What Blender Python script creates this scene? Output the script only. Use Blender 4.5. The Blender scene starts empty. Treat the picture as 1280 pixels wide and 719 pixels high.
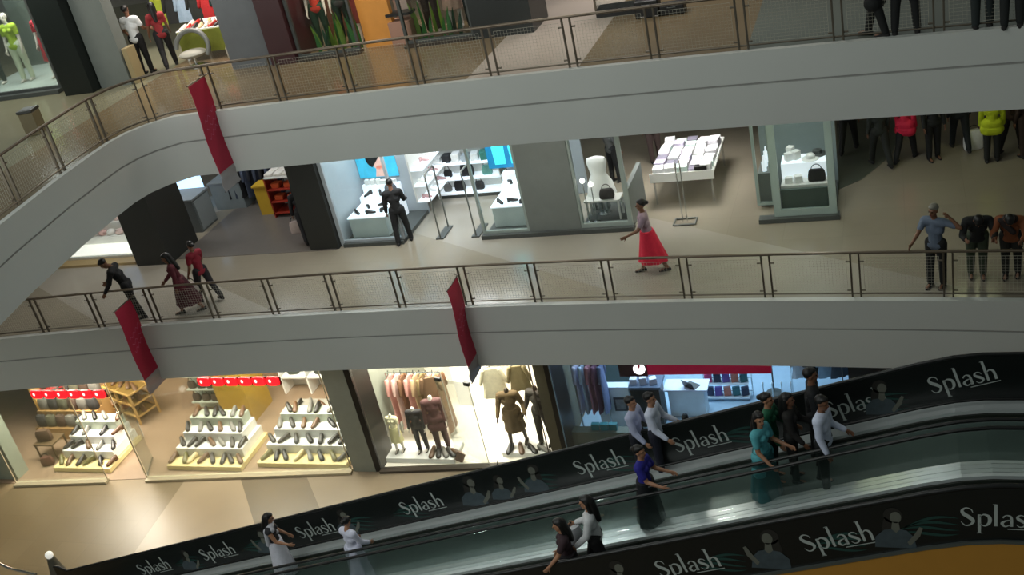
import bpy, math, random
from mathutils import Vector, Matrix

RND = random.Random(11)
SC = bpy.context.scene
COL = SC.collection
PI = math.pi
RAD = math.radians

# ------------------------------------------------------------------ survey of the place
# x runs along the far balcony edge, y goes back into the shops, z is up (middle floor = 0)
F_PX = 1341.7
CAM = Vector((0.0, -18.0, 10.444))
CAM_M = Matrix(((0.937582, 0.038559, 0.345620), (0.282038, 0.497127, -0.820560), (-0.203457, 0.866820, 0.455223)))
ZG, Z1, Z2 = -5.5, 0.0, 4.851          # ground, middle and upper floor

def sight(px, py):
    return CAM_M @ Vector(((px - 640) / F_PX, -(py - 359.5) / F_PX, -1.0))
def on_floor(px, py, z):               # where a measured point of the photo meets a level
    d = sight(px, py); t = (z - CAM.z) / d.z
    return CAM.x + d.x * t, CAM.y + d.y * t
def on_wall(px, py, y):                # ... meets an upright plane parallel to the balcony
    d = sight(px, py); t = (y - CAM.y) / d.y
    return CAM.x + d.x * t, CAM.z + d.z * t
RAMP = 0.292
def ramp_z(x):
    return 0.1 + RAMP * (min(x, 0.65) - 0.65)
def on_ramp(px, py, h):
    d = sight(px, py)
    t = (0.1 - RAMP * 0.65 + h - CAM.z + RAMP * CAM.x) / (d.z - RAMP * d.x)
    p = CAM + d * t
    if p.x > 0.65:
        x, y = on_floor(px, py, 0.1 + h); return x, y
    return p.x, p.y
def edge_y(x):
    return 0.08 - 0.0046 * (x + 8) ** 2
def shop_y(x):                         # ground floor shop front
    return 0.088 * (x + 9.87) + 1.6

# ------------------------------------------------------------------ materials
def lin(c):
    return tuple(((v / 255) / 12.92 if v / 255 <= 0.04045 else ((v / 255 + 0.055) / 1.055) ** 2.4) for v in c) + (1.0,)
MATS = {}
def mat(name, rgb, rough=0.5, metal=0.0, emit=0.0, noise=0.10, scale=5.0, spec=0.5, bump=0.0):
    if name in MATS: return MATS[name]
    m = bpy.data.materials.new(name); m.use_nodes = True
    nt = m.node_tree; b = nt.nodes['Principled BSDF']
    c = lin(rgb)
    b.inputs['Roughness'].default_value = rough; b.inputs['Metallic'].default_value = metal
    b.inputs['Specular IOR Level'].default_value = spec
    tc = nt.nodes.new('ShaderNodeTexCoord'); nz = nt.nodes.new('ShaderNodeTexNoise')
    nz.inputs['Scale'].default_value = scale; nz.inputs['Detail'].default_value = 3
    nt.links.new(tc.outputs['Object'], nz.inputs['Vector'])
    mx = nt.nodes.new('ShaderNodeMix'); mx.data_type = 'RGBA'
    mx.inputs[6].default_value = tuple(v * (1 - noise) for v in c[:3]) + (1,)
    mx.inputs[7].default_value = tuple(min(1, v * (1 + noise)) for v in c[:3]) + (1,)
    nt.links.new(nz.outputs['Fac'], mx.inputs[0]); nt.links.new(mx.outputs[2], b.inputs['Base Color'])
    if emit:
        nt.links.new(mx.outputs[2], b.inputs['Emission Color']); b.inputs['Emission Strength'].default_value = emit
    if bump:
        bp = nt.nodes.new('ShaderNodeBump'); bp.inputs['Strength'].default_value = bump
        nt.links.new(nz.outputs['Fac'], bp.inputs['Height']); nt.links.new(bp.outputs['Normal'], b.inputs['Normal'])
    MATS[name] = m
    return m
def glass(name, tint, refl=0.6):
    m = bpy.data.materials.new(name); m.use_nodes = True; nt = m.node_tree; nt.nodes.clear()
    out = nt.nodes.new('ShaderNodeOutputMaterial'); mx = nt.nodes.new('ShaderNodeMixShader')
    tr = nt.nodes.new('ShaderNodeBsdfTransparent'); tr.inputs[0].default_value = lin(tint)
    gl = nt.nodes.new('ShaderNodeBsdfGlossy'); gl.inputs['Roughness'].default_value = 0.05; gl.inputs[0].default_value = (.8, .85, .85, 1)
    fr = nt.nodes.new('ShaderNodeFresnel'); fr.inputs[0].default_value = 1.45
    mu = nt.nodes.new('ShaderNodeMath'); mu.operation = 'MULTIPLY'; mu.inputs[1].default_value = refl
    nt.links.new(fr.outputs[0], mu.inputs[0]); nt.links.new(mu.outputs[0], mx.inputs[0])
    nt.links.new(tr.outputs[0], mx.inputs[1]); nt.links.new(gl.outputs[0], mx.inputs[2]); nt.links.new(mx.outputs[0], out.inputs[0])
    return m
def tiles(name, ca, cb, rough, size, band=None, cband=None, rot=0.0):
    """polished stone tiles; band = list of (nx, ny, c0, c1): lighter stripes laid in the floor"""
    m = bpy.data.materials.new(name); m.use_nodes = True; nt = m.node_tree; b = nt.nodes['Principled BSDF']
    tc = nt.nodes.new('ShaderNodeTexCoord'); mp = nt.nodes.new('ShaderNodeMapping')
    mp.inputs['Rotation'].default_value = (0, 0, rot)
    nt.links.new(tc.outputs['Object'], mp.inputs['Vector'])
    br = nt.nodes.new('ShaderNodeTexBrick'); br.offset = 0.0
    br.inputs['Color1'].default_value = lin(ca); br.inputs['Color2'].default_value = lin(cb)
    br.inputs['Mortar'].default_value = tuple(v * 0.90 for v in lin(ca)[:3]) + (1,)
    br.inputs['Scale'].default_value = 1.0; br.inputs['Mortar Size'].default_value = 0.006
    br.inputs['Brick Width'].default_value = size; br.inputs['Row Height'].default_value = size
    nt.links.new(mp.outputs[0], br.inputs['Vector'])
    nz = nt.nodes.new('ShaderNodeTexNoise'); nz.inputs['Scale'].default_value = 0.35; nz.inputs['Detail'].default_value = 4
    nt.links.new(tc.outputs['Object'], nz.inputs['Vector'])
    col = br.outputs['Color']
    for (nx, ny, c0, c1, cc) in (band or []):
        dt = nt.nodes.new('ShaderNodeVectorMath'); dt.operation = 'DOT_PRODUCT'; dt.inputs[1].default_value = (nx, ny, 0)
        nt.links.new(tc.outputs['Object'], dt.inputs[0])
        a = nt.nodes.new('ShaderNodeMath'); a.operation = 'GREATER_THAN'; a.inputs[1].default_value = c0
        z = nt.nodes.new('ShaderNodeMath'); z.operation = 'LESS_THAN'; z.inputs[1].default_value = c1
        mu = nt.nodes.new('ShaderNodeMath'); mu.operation = 'MULTIPLY'
        nt.links.new(dt.outputs['Value'], a.inputs[0]); nt.links.new(dt.outputs['Value'], z.inputs[0])
        nt.links.new(a.outputs[0], mu.inputs[0]); nt.links.new(z.outputs[0], mu.inputs[1])
        mx = nt.nodes.new('ShaderNodeMix'); mx.data_type = 'RGBA'; mx.inputs[7].default_value = lin(cc)
        nt.links.new(mu.outputs[0], mx.inputs[0]); nt.links.new(col, mx.inputs[6]); col = mx.outputs[2]
    hs = nt.nodes.new('ShaderNodeHueSaturation')
    mr = nt.nodes.new('ShaderNodeMapRange'); mr.inputs['To Min'].default_value = 0.75; mr.inputs['To Max'].default_value = 1.25
    nt.links.new(nz.outputs['Fac'], mr.inputs['Value']); nt.links.new(mr.outputs[0], hs.inputs['Value']); nt.links.new(col, hs.inputs['Color'])
    nt.links.new(hs.outputs['Color'], b.inputs['Base Color'])
    b.inputs['Roughness'].default_value = rough; b.inputs['Specular IOR Level'].default_value = 0.5
    return m

# ------------------------------------------------------------------ mesh building
class MB:
    def __init__(s): s.v = []; s.f = []; s.sm = []
    def add(s, vs, fs, smooth=False):
        o = len(s.v); s.v += [tuple(v) for v in vs]; s.f += [tuple(i + o for i in f) for f in fs]; s.sm += [smooth] * len(fs)
        return s
    def box(s, x0, x1, y0, y1, z0, z1):
        return s.add([(x0, y0, z0), (x1, y0, z0), (x1, y1, z0), (x0, y1, z0), (x0, y0, z1), (x1, y0, z1), (x1, y1, z1), (x0, y1, z1)],
                     [(0, 3, 2, 1), (4, 5, 6, 7), (0, 1, 5, 4), (1, 2, 6, 5), (2, 3, 7, 6), (3, 0, 4, 7)])
    def cbox(s, c, d, M=None):
        n = len(s.v); s.box(-d[0] / 2, d[0] / 2, -d[1] / 2, d[1] / 2, -d[2] / 2, d[2] / 2)
        M = M or Matrix.Identity(3)
        for i in range(n, len(s.v)): s.v[i] = tuple(M @ Vector(s.v[i]) + Vector(c))
        return s
    def prism(s, poly, y0, y1):          # outline in x,z pushed along y
        n = len(poly)
        return s.add([(x, y0, z) for x, z in poly] + [(x, y1, z) for x, z in poly],
                     [tuple(range(n)), tuple(range(2 * n - 1, n - 1, -1))] + [(i, i + n, (i + 1) % n + n, (i + 1) % n) for i in range(n)])
    def prismz(s, poly, z0, z1):
        n = len(poly)
        return s.add([(x, y, z0) for x, y in poly] + [(x, y, z1) for x, y in poly],
                     [tuple(range(n - 1, -1, -1)), tuple(range(n, 2 * n))] + [(i, (i + 1) % n, (i + 1) % n + n, i + n) for i in range(n)])
    def loft(s, rings, caps=True, smooth=True):
        n = len(rings[0]); vs = [v for r in rings for v in r]; fs = []
        for k in range(len(rings) - 1):
            for i in range(n):
                j = (i + 1) % n
                fs.append((k * n + i, k * n + j, (k + 1) * n + j, (k + 1) * n + i))
        if caps: fs += [tuple(range(n - 1, -1, -1)), tuple(range((len(rings) - 1) * n, len(rings) * n))]
        return s.add(vs, fs, smooth)
    def tube(s, pts, r, n=8, caps=True):
        pts = [Vector(p) for p in pts]; rings = []
        up = Vector((0, 0, 1))
        for i, p in enumerate(pts):
            d = (pts[min(i + 1, len(pts) - 1)] - pts[max(i - 1, 0)]).normalized()
            a = d.cross(up)
            if a.length < 1e-3: a = d.cross(Vector((1, 0, 0)))
            a.normalize(); b = d.cross(a); q = r[i] if isinstance(r, (list, tuple)) else r
            rings.append([p + (a * math.cos(t) + b * math.sin(t)) * q for t in [2 * PI * k / n for k in range(n)]])
        return s.loft(rings, caps)
    def lathe(s, prof, c=(0, 0, 0), n=16):
        return s.loft([[(c[0] + r * math.cos(2 * PI * k / n), c[1] + r * math.sin(2 * PI * k / n), c[2] + z) for k in range(n)] for r, z in prof])
    def ell(s, c, r, n=12, m=8, M=None):
        M = M or Matrix.Identity(3); c = Vector(c); rings = []
        for k in range(m + 1):
            t = PI * (k + 0.0) / m; t = min(max(t, 0.05), PI - 0.05)
            rings.append([c + M @ Vector((r[0] * math.sin(t) * math.cos(2 * PI * j / n), r[1] * math.sin(t) * math.sin(2 * PI * j / n), -r[2] * math.cos(t))) for j in range(n)])
        return s.loft(rings)
    def cap(s, p0, p1, r0, r1, n=12):
        p0, p1 = Vector(p0), Vector(p1); d = (p1 - p0)
        if d.length < 1e-5: return s.ell(p0, (r0, r0, r0))
        d.normalize(); a = d.cross(Vector((.3, .9, .2))).normalized(); b = d.cross(a); rings = []
        prof = [(p0 - d * r0 * math.cos(t), r0 * math.sin(t)) for t in (0.1, 0.5, 1.0, PI / 2)] + [(p1 + d * r1 * math.cos(t), r1 * math.sin(t)) for t in (PI / 2, 1.0, 0.5, 0.1)]
        for q, r in prof: rings.append([q + (a * math.cos(2 * PI * k / n) + b * math.sin(2 * PI * k / n)) * r for k in range(n)])
        return s.loft(rings)
    def build(s, name, m, parent=None, loc=None, rz=0.0, world=False, bevel=0.0, scale=None):
        o0 = Vector((0, 0, 0))
        if world and parent:
            q = parent
            while q: o0 += q.location; q = q.parent
        me = bpy.data.meshes.new(name); me.from_pydata([tuple(Vector(v) - o0) for v in s.v], [], s.f); me.update()
        me.polygons.foreach_set('use_smooth', s.sm)
        if True in s.sm: me.set_sharp_from_angle(angle=RAD(50))
        me.materials.append(m)
        o = bpy.data.objects.new(name, me); COL.objects.link(o)
        if parent: o.parent = parent
        if loc: o.location = loc
        o.rotation_euler = (0, 0, rz)
        if bevel:
            bv = o.modifiers.new('edge', 'BEVEL'); bv.width = bevel; bv.segments = 2; bv.limit_method = 'ANGLE'
        return o
def tag(o, label=None, cat=None, group=None, kind=None):
    if label: o['label'] = label
    if cat: o['category'] = cat
    if group: o['group'] = group
    if kind: o['kind'] = kind
    return o
def thing(name, label, cat, loc=(0, 0, 0), rz=0.0, group=None):
    o = bpy.data.objects.new(name, None); COL.objects.link(o); o.empty_display_size = 0.1
    o.location = loc; o.rotation_euler = (0, 0, rz)
    return tag(o, label, cat, group)
def struct(name, mb, m, label=None, parent=None, **k):
    o = mb.build(name, m, parent, world=bool(parent), **k)
    if not parent: tag(o, label, None, None, 'structure')
    return o
def dup(root, loc, rz=0.0, label=None, group=None, scale=None):
    r = root.copy(); COL.objects.link(r); r.location = loc; r.rotation_euler = (0, 0, rz)
    if scale: r.scale = scale
    if label: r['label'] = label
    if group: r['group'] = group
    for ch in list(root.children):
        c = ch.copy(); COL.objects.link(c); c.parent = r
        for g in ch.children:
            d = g.copy(); COL.objects.link(d); d.parent = c
    return r

# shared materials
M_fascia = mat('painted fascia', (197, 199, 194), 0.55, noise=0.05, scale=0.7)
M_groove = mat('shadow joint', (150, 150, 146), 0.8)
M_soffit = mat('painted soffit', (190, 188, 180), 0.8, noise=0.04)
M_bronze = mat('brushed bronze steel', (104, 96, 84), 0.38, 0.7)
M_railtop = mat('handrail bronze', (112, 100, 86), 0.35, 0.6)
M_wire = mat('galvanised wire', (176, 172, 156), 0.5, 0.0)
M_steel = mat('stainless steel', (205, 210, 210), 0.22, 1.0, noise=0.05)
M_deck = mat('satin steel deck', (226, 232, 232), 0.26, 0.45, noise=0.05)
M_chrome = mat('chrome', (220, 222, 224), 0.12, 1.0)
M_white = mat('white lacquer', (238, 238, 234), 0.4, noise=0.03)
M_offwhite = mat('off white laminate', (214, 214, 208), 0.45, noise=0.04)
M_black = mat('black lacquer', (14, 15, 15), 0.4)
M_char = mat('charcoal cladding', (38, 40, 38), 0.45)
M_grey = mat('grey panel', (112, 118, 114), 0.5)
M_dgrey = mat('dark grey panel', (70, 74, 72), 0.5)
M_pane = glass('clear pane', (250, 252, 251), 0.5)
M_pane_g = glass('greenish pane', (250, 252, 251), 0.55)
M_balglass = glass('smoked balustrade glass', (252, 254, 253), 0.5)
M_tan = mat('tan wall', (190, 160, 110), 0.6)
M_lens = mat('downlight lens', (255, 240, 215), 0.4, emit=14.0)
M_skin1 = mat('brown skin', (120, 82, 60), 0.5, noise=0.06)
M_skin2 = mat('light brown skin', (165, 120, 92), 0.5, noise=0.06)
M_hair = mat('black hair', (16, 14, 13), 0.45, noise=0.3, scale=40, bump=0.3)
M_eye = mat('dark eye', (20, 15, 12), 0.2)
M_shoe = mat('black shoe leather', (22, 20, 20), 0.4)
M_red = mat('crimson cloth', (172, 18, 58), 0.6, noise=0.06)
def cloth(rgb):
    return mat('cloth %d %d %d' % rgb, rgb, 0.8, noise=0.18, scale=14, bump=0.15)

# ------------------------------------------------------------------ setting
# ground floor
def line_dir(a, b):
    ax, ay = on_floor(*a, ZG); bx, by = on_floor(*b, ZG); L = math.hypot(bx - ax, by - ay)
    nx, ny = (by - ay) / L, -(bx - ax) / L
    if nx < 0: nx, ny = -nx, -ny
    return nx, ny, nx * ax + ny * ay
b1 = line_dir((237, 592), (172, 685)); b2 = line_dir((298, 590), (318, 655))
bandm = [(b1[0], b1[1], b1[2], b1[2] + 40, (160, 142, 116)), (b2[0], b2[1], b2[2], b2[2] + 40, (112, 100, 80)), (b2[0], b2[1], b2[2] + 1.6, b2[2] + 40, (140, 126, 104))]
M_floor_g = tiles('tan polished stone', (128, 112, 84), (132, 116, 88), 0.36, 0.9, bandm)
M_floor_1 = tiles('beige polished stone', (142, 134, 118), (138, 130, 114), 0.17, 1.2,
                  [(0.5, 0.866, -9.2, -6.6, (160, 154, 142)), (0.5, 0.866, -2.4, 0.6, (150, 144, 132)), (-0.5, 0.866, 14.5, 16.0, (158, 152, 140))])
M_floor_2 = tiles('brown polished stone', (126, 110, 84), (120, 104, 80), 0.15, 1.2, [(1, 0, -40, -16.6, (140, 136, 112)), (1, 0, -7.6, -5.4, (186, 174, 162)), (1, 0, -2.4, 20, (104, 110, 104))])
struct('floor_ground', MB().box(-34, 12, -16, 12.8, ZG - 0.2, ZG), M_floor_g, 'tan and pale polished stone floor of the ground level')
def slab(level, z, depth, m, xs, wing):
    front = [(x, edge_y(x)) for x in xs]
    if wing: front = wing + front
    back = [(xs[-1], 13.0), (front[0][0] if not wing else -32, 13.0)]
    if wing: back.append((-32, wing[0][1]))
    poly = front + back
    struct('floor_' + level, MB().prismz(poly, z - 0.12, z), m, 'polished stone floor of the %s gallery' % level)
    # fascia: two painted bands parted by a shadow groove, standing proud of the slab edge
    def band(off, za, zb):
        fr = [offset(front, off), offset(front, off - 0.12)]
        vs = []; fs = []; n = len(front)
        for ring, zz in ((fr[0], za), (fr[0], zb), (fr[1], zb), (fr[1], za)): vs += [(x, y, zz) for x, y in ring]
        for i in range(n - 1):
            for k in range(4):
                k2 = (k + 1) % 4
                fs.append((k * n + i, k * n + i + 1, k2 * n + i + 1, k2 * n + i))
        fs += [(0, n, 2 * n, 3 * n), (n - 1, 4 * n - 1, 3 * n - 1, 2 * n - 1)]
        return MB().add(vs, fs, True)
    struct('trim_%s_upper_band' % level, band(0.10, z - depth * 0.40, z + 0.03), M_fascia, 'upper painted band of the %s balcony edge' % level)
    struct('trim_%s_groove' % level, band(0.082, z - depth * 0.43, z - depth * 0.40), M_groove, 'dark shadow joint in the %s balcony edge' % level)
    struct('trim_%s_lower_band' % level, band(0.10, z - depth, z - depth * 0.43), M_fascia, 'lower painted band of the %s balcony edge' % level)
    struct('ceiling_below_%s' % level, MB().prismz(poly, z - depth - 0.02, z - depth + 0.1), M_soffit, 'pale ceiling under the %s gallery' % level)
    return front
def offset(front, d):
    out = []
    for i, (x, y) in enumerate(front):
        a = front[max(i - 1, 0)]; b = front[min(i + 1, len(front) - 1)]
        tx, ty = b[0] - a[0], b[1] - a[1]; L = math.hypot(tx, ty)
        out.append((x + ty / L * d, y - tx / L * d))
    return out
XS1 = [-30 + i for i in range(0, 40)]
EDGE1 = slab('middle', Z1, 1.44, M_floor_1, XS1, None)
WING = [(-13.2, -11.0), (-13.9, -7.5), (-14.42, -5.0), (-14.68, -3.2), (-14.78, -2.0), (-14.8, -1.35), (-14.7, -0.85), (-14.45, -0.45)]
XS2 = [-14.0 + i for i in range(0, 24)]
EDGE2 = slab('upper', Z2, 1.30, M_floor_2, XS2, WING)
# back and side walls of the building
M_bwall = mat('shop wall', (150, 146, 138), 0.8)
for nm, z0, z1, lb in (('ground', ZG, -1.5, 'pale back wall of the ground floor shops'), ('middle', 0, 3.5, 'pale back wall of the middle floor shops'), ('upper', Z2, 8.3, 'pale back wall of the upper floor shops')):
    struct('wall_back_' + nm, MB().box(-32, 10, 12.8, 13.0, z0, z1), M_bwall, lb)

# ------------------------------------------------------------------ railings
def railing(name, label, front, z, posts, closed_from=None):
    t = thing(name, label, 'railing', (0, 0, z))
    path = offset(front, -0.06)
    def pt(u):                            # point at arclength-free parameter: index float
        i = min(int(u), len(path) - 2); a, b = path[i], path[i + 1]; w = u - i
        return Vector((a[0] + (b[0] - a[0]) * w, a[1] + (b[1] - a[1]) * w, 0))
    MB().tube([(x, y, 0.94) for x, y in path], 0.028, 10).build('handrail', M_railtop, t)
    MB().tube([(x, y, 0.09) for x, y in path], 0.016, 6).build('bottom_rail', M_bronze, t)
    locs = []
    for (x, y, tx, ty) in posts:
        L = math.hypot(tx, ty); tx, ty = tx / L, ty / L
        M = Matrix(((tx, -ty, 0), (ty, tx, 0), (0, 0, 1)))
        for s in (-1, 1):
            p = MB().cbox(Vector((x, y, 0.46)) + M @ Vector((s * 0.075, 0, 0)), (0.030, 0.05, 0.92), M).build('post', M_bronze, t, bevel=0.004)
            for h in (0.16, 0.76):
                q = Vector((x, y, h)) + M @ Vector((s * 0.09, 0, 0)); MB().tube([q, q + M @ Vector((s * 0.07, 0, 0))], 0.016, 6).build('clamp', M_bronze, p)
        locs.append((Vector((x, y, 0)), Vector((tx, ty, 0))))
    for (a, ta), (b, tb) in zip(locs, locs[1:]):
        a2 = a + ta * 0.15; b2 = b - tb * 0.15; L = (b2 - a2).length; d = (b2 - a2) / L; mb = MB()
        M = Matrix(((d.x, -d.y, 0), (d.y, d.x, 0), (0, 0, 1)))
        n = int(L / 0.062); h0, h1 = 0.13, 0.84
        for i in range(n + 1):
            q = a2 + d * L * i / n; mb.cbox(q + Vector((0, 0, (h0 + h1) / 2)), (0.0026 if 0 < i < n else .005, 0.0026, h1 - h0), M)
        for k in range(13):
            h = h0 + (h1 - h0) * k / 12; mb.cbox((a2 + b2) / 2 + Vector((0, 0, h)), (L, 0.0026, 0.0026 if 0 < k < 12 else .005), M)
        mb.build('mesh_panel', M_wire, t)
    return t
def post_at(x):
    dy = -0.0092 * (x + 8); return (x, edge_y(x) + 0.06, 1.0, dy)
px1 = [-24.15, -22.6, -21.05, -19.5, -17.95, -16.4, -14.87, -13.33, -11.78, -10.22, -8.67, -7.13, -5.58, -4.02, -2.47, -0.88, 0.68, 2.24, 3.8]
railing('balcony_railing', 'bronze railing with wire mesh panels along the middle gallery edge', EDGE1, Z1, [post_at(x) for x in px1])
px2 = [-13.0, -11.49, -9.98, -8.5, -7.0, -5.47, -3.97, -2.44, -0.9, 0.62, 2.15, 3.7]
wp = [(-13.99, -7.2, .2, 1), (-14.26, -6.0, .2, 1), (-14.55, -4.55, .15, 1), (-14.76, -3.05, .08, 1), (-14.86, -1.55, 0, 1), (-14.42, -0.33, .8, .6)]
wp = [(-14.02, -7.25, -.2, 1), (-14.34, -5.7, -.2, 1), (-14.62, -4.2, -.17, 1), (-14.80, -2.75, -.08, 1), (-14.86, -1.32, -.02, 1), (-14.38, -0.33, .75, .65)]
railing('balcony_railing', 'bronze railing with wire mesh panels around the upper gallery corner', EDGE2, Z2, wp + [post_at(x) for x in px2])

# ------------------------------------------------------------------ crimson hanging banners
def banner(x, z0, label):
    y = edge_y(x) + 0.0
    t = thing('hanging_banner', label, 'banner', (x, y, z0), 0, None)
    def sheet(ya, yb, zt, zb, th=0.006, n=8):
        mb = MB(); rings = []
        for k in range(n + 1):
            zz = zt + (zb - zt) * k / n; b = 0.02 * math.sin(k * 0.9)
            rings.append([(b - th, ya, zz), (b + th, ya, zz), (b + th, yb, zz), (b - th, yb, zz)])
        return mb.loft(rings)
    cloth_ = sheet(-0.66, -0.06, 0.75, -1.10); o = cloth_.build('banner_cloth', M_red, t)
    tail = sheet(-0.66, -0.06, -1.10, -1.50); tail.build('clear_tail', mat('grey translucent tail', (168, 160, 160), 0.5), t)
    MB().tube([(0, -0.70, 0.77), (0, 0.10, 0.77)], 0.014, 6).build('arm', M_bronze, t)
    MB().tube([(0, -0.68, -1.5), (0, 0.0, -1.5)], 0.010, 6).build('arm', M_bronze, t)
    mp_ = mat('pale pink print', (190, 88, 120), 0.6)       # pale slanted script, too faint to read
    for s in (-1, 1):
        for k, (zc, L) in enumerate(((-0.05, .42), (-0.22, .5), (-0.40, .38))):
            vs = []; n = 24
            for i in range(n + 1):
                u = i / n; yy = -0.55 + L * u; zz = zc + 0.20 * u + 0.035 * math.sin(u * 22 + k); bx_ = 0.02 * math.sin((0.75 - zz) / 1.85 * 8 * 0.9) + s * 0.010
                vs += [(bx_, yy, zz - .009), (bx_, yy, zz + .009)]
            MB().add(vs, [(2 * i, 2 * i + 2, 2 * i + 3, 2 * i + 1) for i in range(n)]).build('script_line', mp_, o)
    return t
banner(-12.98, Z2, 'crimson hanging banner on the upper gallery railing')
banner(-16.80, Z1, 'crimson hanging banner beside the man in black, middle gallery')
banner(-8.74, Z1, 'crimson hanging banner above the bright clothing window')

# ------------------------------------------------------------------ moving walkways
M_belt = mat('ribbed belt', (96, 110, 106), 0.26, 0.35)
M_rubber = mat('black rubber handrail', (12, 14, 14), 0.35)
M_adblack = mat('black advert film', (13, 17, 16), 0.35, noise=0.3, scale=2)
M_letter = mat('silver lettering', (176, 184, 180), 0.5)
M_ghost = mat('grey portrait print', (66, 78, 84), 0.6, noise=0.4, scale=9)
M_ghostskin = mat('pale portrait print', (104, 106, 96), 0.6, noise=0.2, scale=9)
M_hairprint = mat('dark portrait print', (36, 34, 30), 0.6)
M_ghost2 = mat('teal print', (28, 66, 60), 0.6, noise=0.3, scale=5)
M_skirt = mat('dark olive skirting', (44, 48, 42), 0.35, 0.3)
M_ochre = mat('ochre truss cladding', (192, 136, 50), 0.55, noise=0.05)
XB = -18.9                                 # foot of the ramp
def ramp_pts(off):                         # x,z along the incline with a smooth top
    pts = [(XB - 0.35, ZG + off), (XB - 0.2, ZG + off)]
    x = XB
    while x < 0.2: pts.append((x, ramp_z(x) + off)); x += 1.0
    pts += [(0.25, ramp_z(0.25) + off - 0.01), (0.6, 0.055 + off), (1.0, 0.1 + off), (9.0, 0.1 + off)]
    return pts
def ribbon(lo, hi, y0, y1):
    a, b = ramp_pts(lo), ramp_pts(hi); n = len(a); mb = MB()
    vs = [(x, y0, z) for x, z in a] + [(x, y0, z) for x, z in b] + [(x, y1, z) for x, z in b] + [(x, y1, z) for x, z in a]
    fs = []
    for i in range(n - 1):
        for k in range(4):
            k2 = (k + 1) % 4; fs.append((k * n + i, k * n + i + 1, k2 * n + i + 1, k2 * n + i))
    fs += [(0, n, 2 * n, 3 * n), (n - 1, 4 * n - 1, 3 * n - 1, 2 * n - 1)]
    return mb.add(vs, fs)
def rail_tube(off, y, r=0.028):
    return MB().tube([(x, y, z) for x, z in ramp_pts(off)], r, 8)
def catmull(pts, ws, n=6):
    P = [Vector((p[0], p[1], w)) for p, w in zip(pts, ws)]; out = []
    for i in range(len(P) - 1):
        p0, p1, p2, p3 = P[max(i - 1, 0)], P[i], P[i + 1], P[min(i + 2, len(P) - 1)]
        for k in range(n):
            t = k / n; out.append(0.5 * ((2 * p1) + (p2 - p0) * t + (2 * p0 - 5 * p1 + 4 * p2 - p3) * t * t + (3 * p1 - p0 - 3 * p2 + p3) * t ** 3))
    out.append(P[-1]); return out
S_ = ([(.42, .60), (.36, .74), (.20, .80), (.07, .68), (.13, .52), (.32, .36), (.43, .20), (.33, .03), (.16, .0), (.03, .16)], [.012, .02, .03, .05, .075, .08, .06, .035, .025, .012])
GLYPH = {
    'S': ([S_], .53),
    'p': ([([(.10, .52), (.10, .1), (.10, -.34)], [.05, .055, .05]), ([(.10, .40), (.24, .52), (.42, .42), (.43, .16), (.28, .0), (.10, .10)], [.012, .03, .06, .06, .03, .012]), ([(.02, -.34), (.2, -.34)], [.014, .014])], .54),
    'l': ([([(.10, 1.0), (.10, .5), (.10, .0)], [.05, .055, .05]), ([(.0, .98), (.1, 1.0)], [.012, .02])], .24),
    'a': ([([(.08, .40), (.20, .51), (.35, .42), (.36, .0)], [.035, .02, .045, .055]), ([(.36, .30), (.18, .26), (.06, .14), (.16, .0), (.36, .10)], [.012, .03, .055, .03, .012])], .50),
    's': ([([(x * .75, y * .66) for x, y in S_[0]], [w * .8 for w in S_[1]])], .40),
    'h': ([([(.10, 1.0), (.10, .5), (.10, .0)], [.05, .055, .05]), ([(.10, .36), (.25, .51), (.40, .40), (.41, .0)], [.012, .03, .05, .055]), ([(.0, .98), (.1, 1.0)], [.012, .02])], .52)}
def word_mesh(scale, y, ang):              # lettering lying on an upright panel, facing -y
    mb = MB(); cx = 0.0; c, s = math.cos(ang), math.sin(ang)
    for ch in 'Splash':
        strokes, adv = GLYPH[ch]
        for pts, ws in strokes:
            q = catmull(pts, ws)
            vs = []
            for i, p in enumerate(q):
                a = q[max(i - 1, 0)]; b = q[min(i + 1, len(q) - 1)]; d = Vector((b.x - a.x, b.y - a.y)); L = d.length or 1
                nx, ny = -d.y / L, d.x / L
                for sg in (1, -1): vs.append((p.x + nx * p.z * sg + cx, p.y + ny * p.z * sg))
            vs = [(scale * (X * c - Z * s), y, scale * (X * s + Z * c)) for X, Z in vs]
            mb.add(vs, [(2 * i, 2 * i + 1, 2 * i + 3, 2 * i + 2) for i in range(len(q) - 1)])
        cx += adv
    # thin tagline rule under the end of the word
    vs = [(1.55, -.14), (2.75, -.14), (2.75, -.10), (1.55, -.10)]
    mb.add([(scale * (X * c - Z * s), y, scale * (X * s + Z * c)) for X, Z in vs], [(0, 1, 2, 3)])
    return mb
ANG = math.atan(RAMP)
def letter(parent, x, y, zoff, scale=0.36):
    flat = x > 0.5
    o = word_mesh(scale, 0, 0.0 if flat else ANG).build('lettering', M_letter, parent); o.location = (x, y, ramp_z(x) + zoff); tag(o, 'silver serif word reading Splash')
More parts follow.
